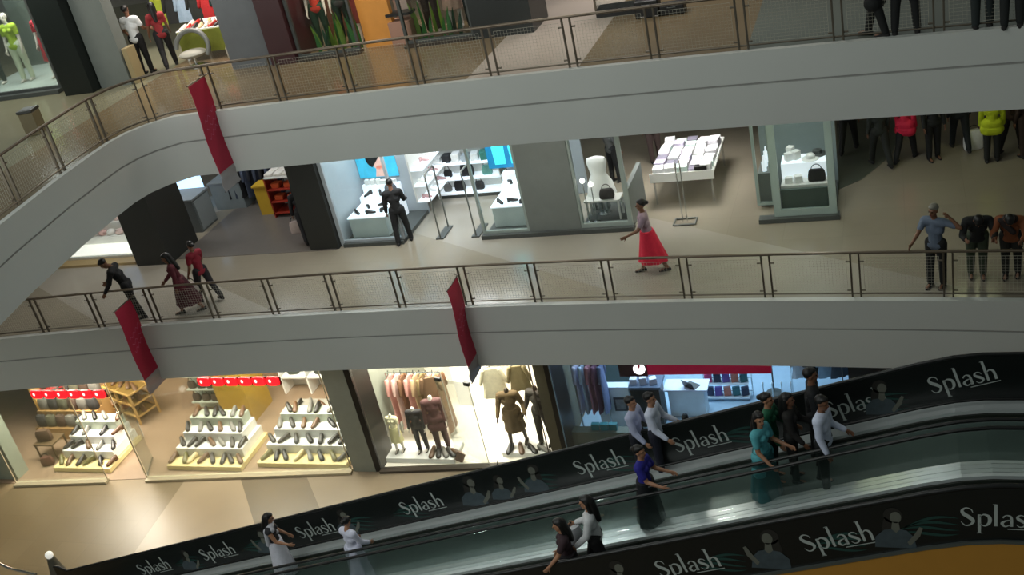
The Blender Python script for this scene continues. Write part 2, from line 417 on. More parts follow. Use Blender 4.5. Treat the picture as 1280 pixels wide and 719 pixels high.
def portrait(parent, x, y, zoff, k=1.0, flip=1):
    def ep(cx, cz, rx, rz, n=18): return [(cx + rx * math.cos(2 * PI * i / n), cz + rz * math.sin(2 * PI * i / n)) for i in range(n)]
    def put(polys, m, nm, dy):
        mb = MB()
        for poly in polys: mb.prism([(flip * px * k, pz * k) for px, pz in (poly if flip > 0 else poly[::-1])], -0.001, 0)
        o = mb.build(nm, m, parent); o.location = (x, y - dy, ramp_z(x) + zoff)
    put([ep(-.02, .53, .115, .125), [(-.12, .5), (-.16, .34), (-.15, .2), (-.05, .16), (.0, .4)]], M_hairprint, 'portrait_hair', 0)
    put([[(-.25, .0), (-.24, .17), (-.13, .29), (-.03, .31), (.06, .31), (.14, .29), (.22, .19), (.25, .0)]], M_ghost, 'portrait_clothes', .0015)
    put([ep(.012, .50, .068, .092), [(-.03, .43), (.045, .43), (.06, .31), (.012, .25), (-.045, .31)], [(.17, .04), (.29, .20), (.33, .34), (.29, .36), (.22, .22), (.14, .10)]], M_ghostskin, 'portrait_skin', .003)
def swoosh(parent, x, y, zoff, L=0.9):
    mb = MB()
    for k in range(4):
        a = [(L * i / 10, -.05 * k + .10 * math.sin(i / 10 * 3 + k * .6)) for i in range(11)]
        vs = []
        for i, (X, Z) in enumerate(a):
            w = 0.022 * math.sin(PI * i / 10) + 0.002; Z += RAMP * X if x < 0 else 0
            vs += [(X, 0, Z - w), (X, 0, Z + w)]
        mb.add(vs, [(2 * i, 2 * i + 2, 2 * i + 3, 2 * i + 1) for i in range(10)])
    o = mb.build('swoosh_print', M_ghost2, parent); o.location = (x, y, ramp_z(x) + zoff)

Y1, Y2, Y3 = -3.49, -5.12, -6.52
far = thing('moving_walkway', 'inclined moving walkway nearer the shops, carrying most of the riders', 'moving walkway', (0, (Y1 + Y2) / 2, ZG))
ribbon(-0.16, -0.10, Y2 + 0.20, Y1 - 0.30).build('pallet_belt', M_belt, far, world=True)
ribbon(-0.60, -0.17, Y2 + 0.05, Y1 + 0.05).build('truss', M_char, far, world=True)
ribbon(-0.04, 0.02, Y1 - 0.27, Y1).build('deck_strip', M_deck, far, world=True)
ribbon(-0.40, -0.045, Y1 - 0.295, Y1 - 0.27).build('skirting', M_skirt, far, world=True)
ribbon(-0.04, 0.02, Y2 + 0.004, Y2 + 0.17).build('deck_strip', M_deck, far, world=True)
ribbon(-0.40, -0.045, Y2 + 0.17, Y2 + 0.195).build('skirting', M_skirt, far, world=True)
ribbon(0.02, 0.74, Y2 + 0.09, Y2 + 0.10).build('balustrade_glass', M_balglass, far, world=True)
rail_tube(0.78, Y2 + 0.095).build('handrail', M_rubber, far, world=True)
rail_tube(0.26, Y1 - 0.33, 0.022).build('handrail', M_rubber, far, world=True)
adf = ribbon(-0.45, 0.80, Y1, Y1 + 0.05).build('advert_panel', M_adblack, far, world=True)
rail_tube(0.82, Y1 + 0.025, 0.03).build('panel_cap', M_rubber, far, world=True)
for s, e in (((1165, 492), 0), ((1035, 517), 0), ((845, 560), 0), ((722, 588), 0), ((505, 640), 0), ((375, 670), 0), ((255, 698), 0), ((175, 712), 0)):
    x, z = on_wall(*s, Y1); letter(adf, x, -0.004 + Y1 - far.location.y, 0, .36)
    o = adf.children[-1]; 
for o in adf.children: o.location.z = ramp_z(o.location.x) + 0.24 - ZG
adn_parent = None
def place(o_list, zref):
    for o in o_list: o.location.z -= zref
for x, k, fl in ((-0.45, 1.0, 1), (-6.55, 1.0, -1), (-7.25, .9, 1), (-7.85, 1.1, 1), (-10.85, 1.0, 1), (-13.0, 1.0, -1), (-15.2, .9, 1)):
    n0 = set(adf.children); portrait(adf, x, -0.004 + Y1 - far.location.y, 0.06 - ZG, k, fl)
for x in (-2.4, -4.65, -6.2, -9.0, -10.3, -12.9, -14.9, -0.15):
    swoosh(adf, x - 0.7, -0.003 + Y1 - far.location.y, 0.32 - ZG, 0.8)

near = thing('moving_walkway', 'inclined moving walkway with lettered outer panel and ochre side below', 'moving walkway', (0, (Y2 + Y3) / 2, ZG))
ribbon(-0.16, -0.10, Y3 + 0.10, Y2 - 0.20).build('pallet_belt', M_belt, near, world=True)
ribbon(-0.60, -0.17, Y3 + 0.05, Y2 - 0.05).build('truss', M_char, near, world=True)
ribbon(-0.40, -0.045, Y2 - 0.195, Y2 - 0.17).build('skirting', M_skirt, near, world=True)
ribbon(-0.04, 0.02, Y2 - 0.17, Y2 - 0.004).build('deck_strip', M_deck, near, world=True)
ribbon(0.02, 0.74, Y2 - 0.10, Y2 - 0.09).build('balustrade_glass', M_balglass, near, world=True)
rail_tube(0.78, Y2 - 0.095).build('handrail', M_rubber, near, world=True)
rail_tube(0.84, Y3 + 0.03, 0.035).build('panel_cap', M_rubber, near, world=True)
adn = ribbon(-0.02, 0.82, Y3, Y3 + 0.05).build('advert_panel', M_adblack, near, world=True)
ribbon(-0.07, -0.02, Y3 - 0.03, Y3 + 0.05).build('deck_strip', mat('dull steel edge', (120, 128, 126), 0.4, 0.8), near, world=True)
ribbon(-1.5, -0.07, Y3 - 0.01, Y3 + 0.04).build('side_cladding', M_ochre, near, world=True)
for s in ((825, 715), (1006, 684), (1200, 642), (650, 760), (480, 800)):
    x, z = on_wall(*s, Y3); letter(adn, x, -0.004 + Y3 - near.location.y, 0.24 - ZG, .36)
for x, k, fl in ((-1.95, 1.1, -1), (-0.28, 1.05, 1), (-4.2, 1, 1), (-6.2, 1, -1)):
    portrait(adn, x, -0.004 + Y3 - near.location.y, 0.04 - ZG, k, fl)
for x in (-2.55, -0.9, 0.25, -4.6): swoosh(adn, x - 0.45, -0.003 + Y3 - near.location.y, 0.34 - ZG, 0.7)

# ------------------------------------------------------------------ small makers
M_blueposter = mat('cyan poster', (60, 170, 205), 0.5, emit=0.6, noise=0.35, scale=4)
M_screen = mat('pale blue light panel', (176, 210, 245), 0.5, emit=1.6, noise=0.15, scale=3)
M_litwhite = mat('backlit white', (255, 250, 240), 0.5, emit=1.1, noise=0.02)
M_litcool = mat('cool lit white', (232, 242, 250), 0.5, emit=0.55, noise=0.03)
M_palewall = mat('pale blue grey wall', (164, 172, 178), 0.5, noise=0.05)

def simple(name, label, cat, mb, m, loc, rz=0.0, group=None, **k):
    o = mb.build(name, m, None, loc, rz, **k); return tag(o, label, cat, group)
def window(n, label, x0, x1, y, z0, z1, frame_m, pane=None, mull=(), fw=0.06, fd=0.08):
    t = thing('window_%d' % n, label, None, (x0, y, z0)); t['kind'] = 'structure'
    mb = MB()
    for a, b, c, d in ((x0, x0 + fw, z0, z1), (x1 - fw, x1, z0, z1), (x0 + fw, x1 - fw, z0, z0 + fw), (x0 + fw, x1 - fw, z1 - fw, z1)): mb.box(a, b, y - fd / 2, y + fd / 2, c, d)
    for m_ in mull: mb.box(m_ - fw / 2, m_ + fw / 2, y - fd / 2, y + fd / 2, z0, z1)
    mb.build('window_frame', frame_m, t, world=True)
    MB().box(x0 + fw, x1 - fw, y - 0.006, y + 0.006, z0 + fw, z1 - fw).build('window_pane', pane or M_pane, t, world=True)
    return t
def bag_mesh(w=.30, h=.24, d=.12):
    mb = MB(); rings = []
    for k, (s, z) in enumerate(((.9, 0), (1, .15), (1, .5), (.92, .8), (.78, 1.0))):
        rings.append([(sx * w / 2 * s * (1 if abs(sy) < .9 else .9), sy * d / 2 * s * s, z * h) for sx, sy in ((-1, -.6), (-.8, -1), (.8, -1), (1, -.6), (1, .6), (.8, 1), (-.8, 1), (-1, .6))])
    mb.loft(rings)
    return mb
def handle_mesh(w=.30, h=.24):
    return MB().tube([(w * .30 * math.cos(a), 0, h * .95 + .13 * math.sin(a)) for a in [PI * k / 10 for k in range(11)]], .010, 6)
def bag(name, label, loc, rz, rgb, w=.30, h=.24, d=.12, group=None):
    t = thing(name, label, 'bag', loc, rz, group)
    bag_mesh(w, h, d).build('bag_body', cloth(rgb), t); handle_mesh(w, h).build('handle', M_black if sum(rgb) > 150 else mat('brown strap', (60, 44, 34)), t)
    return t
def shoe_mesh():
    mb = MB(); rings = []
    for y, w, h, z0 in ((-.135, .018, .030, .004), (-.12, .036, .048, 0), (-.07, .046, .062, 0), (-.01, .040, .085, 0), (.05, .034, .105, .012), (.10, .034, .110, .02), (.125, .022, .100, .022)):
        rings.append([(w * math.cos(a), y, z0 + (h - z0) * (0.5 + 0.5 * math.sin(a))) for a in [2 * PI * k / 10 for k in range(10)]])
    mb.loft(rings)
    mb.box(-.03, .03, .07, .125, 0, .03)
    return mb
def crate(w, d, h):
    return MB().box(-w / 2, w / 2, -d / 2, d / 2, 0, h)
def garment_mesh(w, L, d=.12, sleeves=True, seed=0):
    r = random.Random(seed); mb = MB(); rings = []; n = 20
    for k in range(9):
        u = k / 8; ww = w * (0.30 + 0.20 * min(1, u * 3)) if u < .34 else w * (.50 - .06 * math.sin(u * 3) + .10 * (u - .34))
        dd = d * (0.5 + .5 * u)
        rings.append([((ww * (1 + .10 * u * math.sin(5 * a + seed))) * math.cos(a), dd * .5 * (1 + .35 * u * math.sin(7 * a + seed * 2)) * math.sin(a), -L * u) for a in [2 * PI * i / n for i in range(n)]])
    mb.loft(rings)
    if sleeves:
        for s in (-1, 1): mb.cap((s * w * .36, 0, -.05), (s * w * .55, 0, -.42), .06, .045)
    return mb
def hanging(label, x, y, z, w, L, rgb, rz=0.0, group=None, sleeves=True, seed=0):
    t = thing('hanging_garment', label, 'garment', (x, y, z), rz, group)
    garment_mesh(w, L, sleeves=sleeves, seed=seed).build('cloth', cloth(rgb), t)
    MB().tube([(-w * .3, 0, 0.0), (0, 0, .06), (0, 0, .12), (.03, 0, .16), (.05, 0, .13)], .008, 6).build('hanger', M_black, t)
    return t

# ------------------------------------------------------------------ middle floor shop fronts
YS = 3.3
# far left lit window
struct('trim_display_ledge', MB().box(-21.9, -19.25, 2.95, 3.3, 0, .07), mat('tan stone ledge', (168, 146, 104), .4), 'tan stone ledge under the leftmost middle floor window')
window(1, 'leftmost lit shop window of the middle floor', -21.9, -19.2, 3.32, 0.07, 2.6, mat('pale window frame', (196, 196, 186), .4))
simple('display_platform', 'glowing white display platform in the leftmost middle floor window', 'platform', MB().box(-1.25, 1.25, 0, .70, 0, .12), M_litwhite, (-20.6, 3.42, 0.0))
st = thing('display_riser', 'white stepped riser behind the glowing platform in the leftmost window', 'riser', (-20.6, 4.45, 0))
MB().box(-1.3, 1.3, -.3, 0, 0, .32).build('step', M_white, st); MB().box(-1.3, 1.3, 0, .35, 0, .62).build('step', M_white, st)
pk = [(226, 196, 190), (236, 220, 214), (214, 170, 164), (240, 232, 226)]
p0 = None
for r_ in range(2):
    for i in range(9):
        o = simple('folded_garment', 'pinkish white folded garment in a row on the stepped riser, leftmost window', 'garment', MB().ell((0, 0, .06), (.14, .12, .09), 10, 6), cloth(pk[(i + r_) % 4]),
                   (-21.75 + i * .29 + r_ * .1, 4.30 + r_ * .3, .32 + .30 * r_), group='folded garments in the leftmost window')
simple('blue_poster', 'blue lit poster at the back of the leftmost middle floor window', 'poster', MB().box(-1.2, 1.2, 0, .03, 0, 1.8), mat('sky blue light panel', (110, 160, 215), .5, emit=.9, noise=.3), (-20.4, 4.9, .0))
for dx, c in ((-0.35, (40, 50, 70)), (.25, (34, 36, 46))):
    bag('handbag', 'dark handbag in front of the blue poster, leftmost window' , (-19.8 + dx, 4.72, .62), .3, c, group='dark handbags in the leftmost window')
    MB()
# brown stand with ornaments at the far left
t = thing('rattan_rack', 'low brown rattan rack left of the leftmost lit window', 'rack', (-22.3, 3.2, 0))
fr = MB()
for x in (-.5, .5):
    for y in (-.18, .18): fr.tube([(x, y, 0), (x * .9, y * .8, .55)], .022, 6)
fr.build('frame', mat('brown rattan', (92, 70, 44), .6), t)
for zz in (.12, .34, .54):
    MB().tube([(.5 * math.cos(a), .2 * math.sin(a), zz) for a in [2 * PI * k / 20 for k in range(21)]], .02, 6).build('hoop', mat('brown rattan', (92, 70, 44), .6), t)
# dark columns
struct('column_1', MB().box(-19.12, -18.05, 2.84, 4.2, 0, 3.42), M_char, 'dark column left of the dim shop entrance, middle floor')
struct('column_2', MB().box(-14.02, -13.22, 3.17, 4.4, 0, 3.42), M_char, 'dark column right of the dim shop entrance, middle floor')
# dim shop between them
struct('floor_dim_shop', MB().box(-18.0, -13.3, 3.12, 12.7, 0.0, .012), mat('grey vinyl floor', (104, 98, 92), .35), 'grey floor of the dim middle floor shop')
M_cabtop = mat('cabinet grey top', (128, 134, 134), .5)
t = thing('display_cabinet', 'pale grey display cabinet behind the left dark column', 'cabinet', (-18.75, 5.1, 0))
MB().box(-.55, .55, -.4, .4, 0, .95).build('carcass', mat('pale grey carcass', (96, 102, 102), .5), t); MB().box(-.58, .58, -.43, .43, .95, 1.0).build('top', M_cabtop, t)
MB().box(.555, .575, -.36, .36, .06, .9).build('door', M_cabtop, t)
t = thing('display_cabinet', 'second grey cabinet, lower and nearer the blue light panel', 'cabinet', (-18.1, 6.5, 0))
MB().box(-.5, .5, -.35, .35, 0, .8).build('carcass', mat('mid grey carcass', (118, 126, 128), .5), t); MB().box(-.53, .53, -.38, .38, .8, .84).build('top', M_cabtop, t)
simple('light_panel', 'pale blue light panel standing right behind the left dark column', 'light panel', MB().box(-.55, .55, -.03, .03, 0, 1.65), M_screen, (-19.45, 6.3, .0))
simple('light_panel', 'pale blue light panel nearer the dark clothes rail', 'light panel', MB().box(-.32, .32, -.03, .03, 0, 1.6), M_screen, (-18.4, 7.3, .0))
t = thing('clothes_rail', 'clothes rail in the dim middle floor shop', 'clothes rail', (-17.2, 6.35, 0))
for x in (-.9, .9): MB().tube([(x, 0, 0), (x, 0, 1.35)], .02, 6).build('upright', M_steel, t)
MB().tube([(-.95, 0, 1.35), (.95, 0, 1.35)], .018, 6).build('bar', M_steel, t)
for i in range(9):
    hanging('dark garment on the rail of the dim middle floor shop', -18.0 + i * .2, 6.35, 1.26, .42, .95, [(30, 32, 40), (52, 60, 76), (24, 24, 26), (70, 78, 96)][i % 4], PI / 2, 'dark garments on the rail', seed=i)
t = thing('shelf_unit', 'red and white shelf unit beside the right dark column', 'shelf unit', (-15.75, 5.6, 0))
MB().box(-.45, -.41, -.3, .3, 0, 1.2).build('side', mat('red laminate', (150, 44, 26), .5), t); MB().box(.41, .45, -.3, .3, 0, 1.2).build('side', mat('red laminate', (150, 44, 26), .5), t)
for zz, c in ((.12, 'red laminate'), (.45, 'red laminate'), (.8, 'red laminate'), (1.16, 'white lacquer')): MB().box(-.45, .45, -.3, .3, zz, zz + .04).build('shelf', MATS[c], t)
for i in range(6):
    simple('folded_garment', 'white folded garment on top of the red shelf unit', 'garment', MB().box(-.13, .13, -.12, .12, 0, .09), cloth((212, 206, 196)), (-16.03 + (i % 3) * .28, 5.45 + (i // 3) * .28, 1.2), bevel=.03, group='folded garments on the red shelf')
for i in range(4):
    simple('folded_garment', 'orange folded garment inside the red shelf unit', 'garment', MB().box(-.13, .13, -.12, .12, 0, .14), cloth((196, 84, 40)), (-15.95 + (i % 2) * .4, 5.5, .49 + (i // 2) * .35), bevel=.03, group='orange garments in the red shelf')
simple('yellow_panel', 'mustard yellow counter panel left of the red shelf unit', 'counter', MB().box(-.26, .26, -.05, .3, 0, .85).box(-.28, .28, -.1, .35, .85, .9), mat('mustard yellow', (186, 150, 40), .5), (-16.5, 5.6, 0))
# pale blue reveal and window A
struct('wall_pale_reveal', MB().box(-13.2, -13.1, 3.3, 5.4, 0, 3.4), M_palewall, 'pale blue grey wall beside the right dark column')
struct('trim_ledge_a', MB().box(-13.1, -11.45, 3.22, 4.97, 0, .09), M_dgrey, 'dark ledge under the window with the blue portrait poster')
window(2, 'shop window with the blue portrait poster', -13.2, -11.45, 3.36, .09, 2.7, M_palewall, M_pane_g)
struct('wall_window_a_back', MB().box(-13.1, -11.45, 4.968, 5.05, 0, 3.4), M_palewall, 'pale wall behind the blue portrait poster')
t = thing('display_plinth', 'white plinth at the foot of the blue poster window', 'plinth', (-12.45, 4.0, .09))
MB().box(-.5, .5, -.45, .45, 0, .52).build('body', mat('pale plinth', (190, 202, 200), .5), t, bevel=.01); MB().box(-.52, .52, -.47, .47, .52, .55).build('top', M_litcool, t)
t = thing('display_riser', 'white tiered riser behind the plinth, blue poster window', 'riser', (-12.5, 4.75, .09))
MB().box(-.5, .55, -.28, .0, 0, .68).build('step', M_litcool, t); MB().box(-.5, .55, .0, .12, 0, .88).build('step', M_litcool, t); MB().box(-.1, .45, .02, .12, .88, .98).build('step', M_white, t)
for i, (x, y, z) in enumerate(((-12.8, 3.8, .64), (-12.4, 3.75, .64), (-12.1, 3.9, .64), (-12.65, 4.15, .64), (-12.25, 4.2, .64), (-12.8, 4.6, .77), (-12.45, 4.6, .77))):
    simple('dress_shoe', 'black shoe on the white tiers under the blue poster', 'shoe', shoe_mesh(), M_shoe, (x, y, z), .8 + i, group='black shoes under the blue poster')
bag('handbag', 'grey handbag standing on the riser under the blue poster', (-12.15, 4.62, .77), .2, (96, 98, 104))
for i in range(3): simple('gift_box', 'pale box on the top tier under the blue poster', 'box', MB().box(-.06, .06, -.05, .05, 0, .14), M_white, (-12.85 + i * .16, 4.81, .97), .2 * i, bevel=.008, group='pale boxes under the blue poster')
t = thing('portrait_poster', 'blue lit poster of a dark haired woman in the middle floor window', 'poster', (-12.5, 4.94, 1.22))
MB().box(-.58, .52, 0, .03, -.12, 1.1).build('sheet', M_blueposter, t)
pm = MB(); pm.prism([(.02 + .17 * math.cos(a), .32 + .22 * math.sin(a)) for a in [2 * PI * k / 20 for k in range(20)]], -.006, -.003); pm.prism([(.16, -.1), (.22, .12), (.12, .2), (-.04, .18), (-.12, -.1)], -.006, -.003)
pm.build('face_print', mat('face print', (222, 180, 168), .6, emit=.4), t)
pm = MB(); pm.prism([(-.02 + .27 * math.cos(a), .40 + .27 * math.sin(a)) for a in [.6 + 3.6 * k / 20 for k in range(21)]], -.010, -.007); pm.build('hair_print', M_hair, t)
# security gates at the entrance
g0 = thing('security_gate', 'thin grey security gate nearer the black clad person', 'security gate', (-10.55, 3.42, 0))
MB().tube([(0, 0, .03), (0, 0, 1.62), (0, .04, 1.68), (0, .54, 1.68), (0, .58, 1.62), (0, .58, .03)], .022, 8).build('frame', mat('grey gate tube', (120, 122, 116), .4, .4), g0)
MB().box(-.10, .10, -.06, .64, 0, .03).build('foot', M_dgrey, g0)
dup(g0, (-9.62, 3.42, 0), 0, 'thin grey security gate at the left edge of the shoe plinth window')
# back lit shelves of the bag shop
def bagshelf(x0, x1, y):
    t = thing('shelf_unit', 'white backlit shelf unit with black bags behind the security gates', 'shelf unit', (x0, y, 0)); w = x1 - x0
    MB().box(0, w, .38, .42, .05, 1.75).build('back', M_offwhite, t)
    for zz in (.10, .5, .92, 1.34): MB().box(0, w, 0, .4, zz, zz + .05).build('shelf', M_litcool, t)
    for xx in (0, w - .03): MB().box(xx, xx + .03, 0, .4, .0, 1.75).build('side', M_offwhite, t)
    MB().box(.0, w, .03, .4, 0, .10).build('plinth', M_dgrey, t)
bagshelf(-11.45, -9.6, 5.75)
for x, z, c, s in ((-11.1, .55, (22, 22, 24), .8), (-10.55, .55, (20, 20, 22), 1.35), (-10.85, .15, (26, 24, 26), 1.1), (-10.3, .15, (40, 40, 42), .9), (-11.2, .15, (120, 118, 114), .8), (-10.0, .55, (96, 150, 140), 1.0)):
    bag('handbag', {(.55, 22): 'narrow black handbag, left on the middle backlit shelf', (.55, 20): 'large rounded black handbag on the middle backlit shelf', (.15, 26): 'black handbag at the centre of the lowest backlit shelf', (.15, 40): 'charcoal handbag at the right of the lowest backlit shelf', (.15, 120): 'grey handbag at the left of the lowest backlit shelf', (.55, 96): 'sea green handbag on the middle backlit shelf'}[(z, c[0])], (x, 5.92, z), 0, c, .26 * s, .24 * s, .14)
for i in range(7):
    c = ((230, 230, 226), (40, 40, 44), (235, 235, 232), (160, 170, 176), (236, 236, 236), (60, 130, 120), (150, 190, 180))[i]
    simple('shoe_box', ['white', 'black', 'white', 'grey blue', 'white', 'dark green', 'pale green'][i] + (' box on the upper backlit shelf behind the gates' if i in (1, 3, 5, 6) else ' box among others on the upper backlit shelf'), 'box', MB().box(-.10, .10, -.13, .13, 0, .16 + .03 * (i % 3)), cloth(c), (-11.3 + i * .26, 5.95, .97), .05 * i, bevel=.01, group='boxes on the upper backlit shelf')
# slanting wall shelf, running back into the shop
t = thing('wall_shelf', 'white wall shelf running back beside the blue poster window', 'shelf unit', (-11.38, 4.4, .55))
MB().box(-.04, 0, 0, 3.2, 0, 1.4).build('back', M_offwhite, t)
for zz in (.0, .42, .84): MB().box(0, .34, 0, 3.2, zz, zz + .04).build('shelf', M_litcool, t)
for k in range(3):
    for i in range(8):
        simple('court_shoe', 'white shoe on the wall shelf running back beside the blue poster window', 'shoe', shoe_mesh(), M_white if (i + k) % 3 else mat('rose leather', (190, 150, 150), .4), (-11.2, 4.6 + i * .36, .59 + .42 * k), PI / 2, group='shoes on the slanting wall shelf')
# window B, grey panel, window C
struct('trim_ledge_b', MB().box(-9.4, -5.72, 3.2, 3.42, 0, .10).box(-9.3, -8.2, 3.42, 5.4, 0, .10).box(-6.95, -5.85, 3.42, 4.9, 0, .10), M_dgrey, 'dark ledge under the two right hand shop windows and the grey wall')
window(3, 'shop window with white shoe plinth and cyan posters', -9.38, -8.2, 3.36, .10, 2.7, mat('green grey frame', (150, 162, 156), .4), M_pane_g)
struct('wall_grey_panel', MB().box(-8.2, -6.95, 3.3, 3.6, .0, 3.4), M_grey, 'plain grey wall between the shoe plinth window and the white dress window')
struct('wall_window_b_back', MB().box(-9.3, -7.3, 5.5, 5.56, 0, 3.4), M_palewall, 'pale wall behind the shoe plinth window')
t = thing('display_plinth', 'white plinth with shoes behind the glass left of the grey wall', 'plinth', (-8.75, 4.05, .10))
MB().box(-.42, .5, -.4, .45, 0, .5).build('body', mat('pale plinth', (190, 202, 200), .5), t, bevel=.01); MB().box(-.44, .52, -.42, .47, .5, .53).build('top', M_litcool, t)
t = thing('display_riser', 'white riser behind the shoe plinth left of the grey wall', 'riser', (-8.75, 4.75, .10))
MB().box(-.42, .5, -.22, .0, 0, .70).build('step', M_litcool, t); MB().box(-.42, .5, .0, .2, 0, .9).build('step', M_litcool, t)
for i, (x, y, z) in enumerate(((-9.0, 3.85, .63), (-8.7, 3.9, .63), (-8.42, 3.85, .63), (-8.95, 4.64, .80), (-8.55, 4.64, .80))):
    simple('dress_shoe', 'black shoe on the white plinth tiers left of the grey wall', 'shoe', shoe_mesh(), M_shoe, (x, y, z), .8 + i, group='black shoes left of the grey wall')
t = thing('wall_poster', 'bright cyan poster with two tall bottles above the shoe plinth', 'poster', (-9.25, 5.0, 1.05))
MB().box(-.3, .9, 0, .03, 0, 1.2).build('sheet', mat('deep cyan panel', (20, 120, 170), .5, emit=.6), t)
for x in (0.02, .45): MB().prism([(x - .14, .1), (x + .14, .1), (x + .16, .55), (x + .08, .75), (x + .07, .95), (x - .07, .95), (x - .08, .75), (x - .16, .55)], -.008, -.003).build('bottle_print', mat('bright aqua print', (70, 215, 225), .5, emit=.9), t)
window(4, 'shop window with the white dress and small lamps', -7.0, -5.75, 3.36, .10, 2.7, mat('green grey frame', (150, 162, 156), .4), M_pane_g, fw=.10)
struct('wall_window_c_side', MB().box(-5.85, -5.75, 3.4, 4.9, 0.0, .95), M_grey, 'low grey side wall of the white dress window')
t = thing('dress_form', 'white sleeveless dress on a stand in the shop window', 'dress form', (-6.55, 4.05, .10))
MB().lathe([(.16, 0), (.16, .02), (.02, .04), (.02, .72)], n=14).build('stand', M_steel, t)
d_ = MB(); rings = []
for z, rx, ry in ((.50, .34, .24), (.8, .28, .20), (1.0, .18, .13), (1.12, .20, .14), (1.3, .24, .12), (1.40, .21, .08), (1.43, .07, .05)):
    rings.append([(rx * (1 + (.08 * math.sin(9 * a) if z < .9 else 0)) * math.cos(a), ry * math.sin(a), z) for a in [2 * PI * k / 24 for k in range(24)]])
d_.loft(rings).build('dress', mat('white dress cloth', (245, 244, 240), .7), t)
bag('handbag', 'dark brown handbag in front of the white dress', (-6.35, 3.75, .62), .1, (44, 38, 36), .34, .22, .16)
t = thing('display_table', 'low white display table in front of the white dress', 'table', (-6.45, 3.85, .10)); MB().box(-.45, .4, -.2, .2, .46, .5).build('top', M_offwhite, t)
for sx in (-.4, .35):
    for sy in (-.16, .16): MB().box(sx - .02, sx + .02, sy - .02, sy + .02, 0, .46).build('leg', M_offwhite, t)
for x, h in ((-6.82, 1.05), (-6.64, .95)):
    t = thing('ball_lamp', 'small glowing ball lamp, %s of the pair by the white dress' % ('taller' if h > 1 else 'shorter'), 'lamp', (x, 3.6, .10))
    MB().lathe([(.07, 0), (.07, .02), (.012, .04), (.012, h - .05)], n=12).build('stem', M_steel, t); MB().ell((0, 0, h), (.06, .06, .06)).build('globe', mat('lamp globe', (255, 250, 235), .5, emit=4), t)
for i in range(3): simple('glass_vase', 'grey glass vase at the left of the white dress window', 'vase', MB().lathe([(.05, 0), (.07, .08), (.05, .2), (.03, .28), (.04, .32)], n=12), mat('smoky glassware', (120, 130, 128), .1, .2), (-6.85 + .16 * i, 4.3, .10), group='vases in the white dress window')
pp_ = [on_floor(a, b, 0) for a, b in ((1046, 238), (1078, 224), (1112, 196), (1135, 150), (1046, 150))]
struct('floor_dark_patch', MB().prismz(pp_, 0.0, .006), mat('dark floor patch', (78, 82, 72), .3), 'flat dark patch on the floor behind the tall glass case')  # thin darker polygon laid on the gallery floor
# table of packed goods and its sign stand
t = thing('bargain_table', 'long white bargain table heaped with packed goods', 'table', (-4.75, 5.35, 0))
MB().box(-.72, .72, -.85, 1.3, .66, .72).build('top', M_white, t, bevel=.01)
MB().box(-.74, .74, -.87, -.85, .58, .80).build('rim', M_white, t)
for sx in (-.66, .66):
    for sy in (-.8, 1.2): MB().tube([(sx, sy, 0), (sx, sy, .66)], .022, 8).build('leg', M_steel, t)
gc = [(246, 246, 248), (226, 220, 234), (244, 246, 244), (186, 178, 200), (206, 226, 218), (248, 246, 246), (120, 116, 130), (236, 232, 240)]
gn = ['white', 'lilac white', 'white', 'mauve', 'pale green', 'white', 'grey', 'pale lilac']
RND.seed(5)
for r_ in range(7):
    for i in range(5):
        k = (r_ * 3 + i * 2 + (r_ * i) % 3) % 8; h = .10 + .10 * RND.random()
        o = simple('packed_item', {'white': 'white', 'lilac white': 'lilac white', 'mauve': 'mauve', 'pale green': 'pale green', 'grey': 'grey', 'pale lilac': 'pale lilac'}[gn[k]] + ' packed item lying among the goods on the bargain table', 'package', MB().box(-.12, .12, -.13, .13, 0, h).box(-.10, .10, -.134, -.130, .02, h - .02),
                   mat('pack %s' % gn[k], gc[k], .35, noise=.35, scale=16), (-5.30 + i * .275, 4.67 + r_ * .285, .722), RND.uniform(-.15, .15), bevel=.012, group='%s goods on the bargain table' % gn[k])
simple('black_box', 'black flat box at the front right corner of the bargain table', 'box', MB().box(-.14, .14, -.07, .07, 0, .10), M_black, (-4.3, 4.57, .80), bevel=.01)
t = thing('sign_stand', 'grey sign stand with square foot in front of the bargain table', 'stand', (-4.6, 3.5, 0))
fm = MB()
for a, b in (((-.24, -.16), (.24, -.16)), ((.24, -.16), (.24, .16)), ((.24, .16), (-.24, .16)), ((-.24, .16), (-.24, -.16))): fm.tube([(a[0], a[1], .025), (b[0], b[1], .025)], .022, 6)
fm.build('foot', mat('grey gate tube', (120, 122, 116)), t)
for s in (-.05, .05): MB().tube([(s, 0, .03), (s, 0, 1.5)], .014, 6).build('pole', M_steel, t)
MB().box(-.06, .06, -.005, .005, .95, 1.9).build('clear_sheet', M_pane, t)
# window D on the right
struct('trim_ledge_d', MB().box(-2.95, -1.28, 3.18, 3.42, 0, .10).box(-2.62, -1.36, 3.42, 4.98, 0, .10), M_dgrey, 'dark ledge under the glass case by the crowd')
window(5, 'tall glass shop case left of the crowd', -2.62, -1.33, 3.34, .10, 2.6, mat('silver green frame', (150, 166, 160), .35), M_pane_g, fw=.15)
window(6, 'narrow side pane at the left of the tall glass case', -3.05, -2.66, 4.0, .08, 2.6, mat('silver green frame', (150, 166, 160), .35), M_pane_g)
struct('trim_case_panel', MB().box(-2.46, -1.5, 3.42, 3.5, .16, .66), mat('dark green grey panel', (70, 84, 78), .5), 'dark lower panel inside the tall glass case')
struct('wall_case_back', MB().box(-3.0, -1.36, 5.0, 5.06, 0, 3.3), mat('grey case back', (120, 132, 130), .6), 'grey back wall of the tall glass case')
t = thing('display_riser', 'white stepped riser inside the tall glass case', 'riser', (-2.0, 3.9, .10))
MB().box(-.46, .5, -.36, .0, .0, .60).build('step', M_offwhite, t); MB().box(-.46, .5, 0, .5, 0, .95).build('step', M_litcool, t)
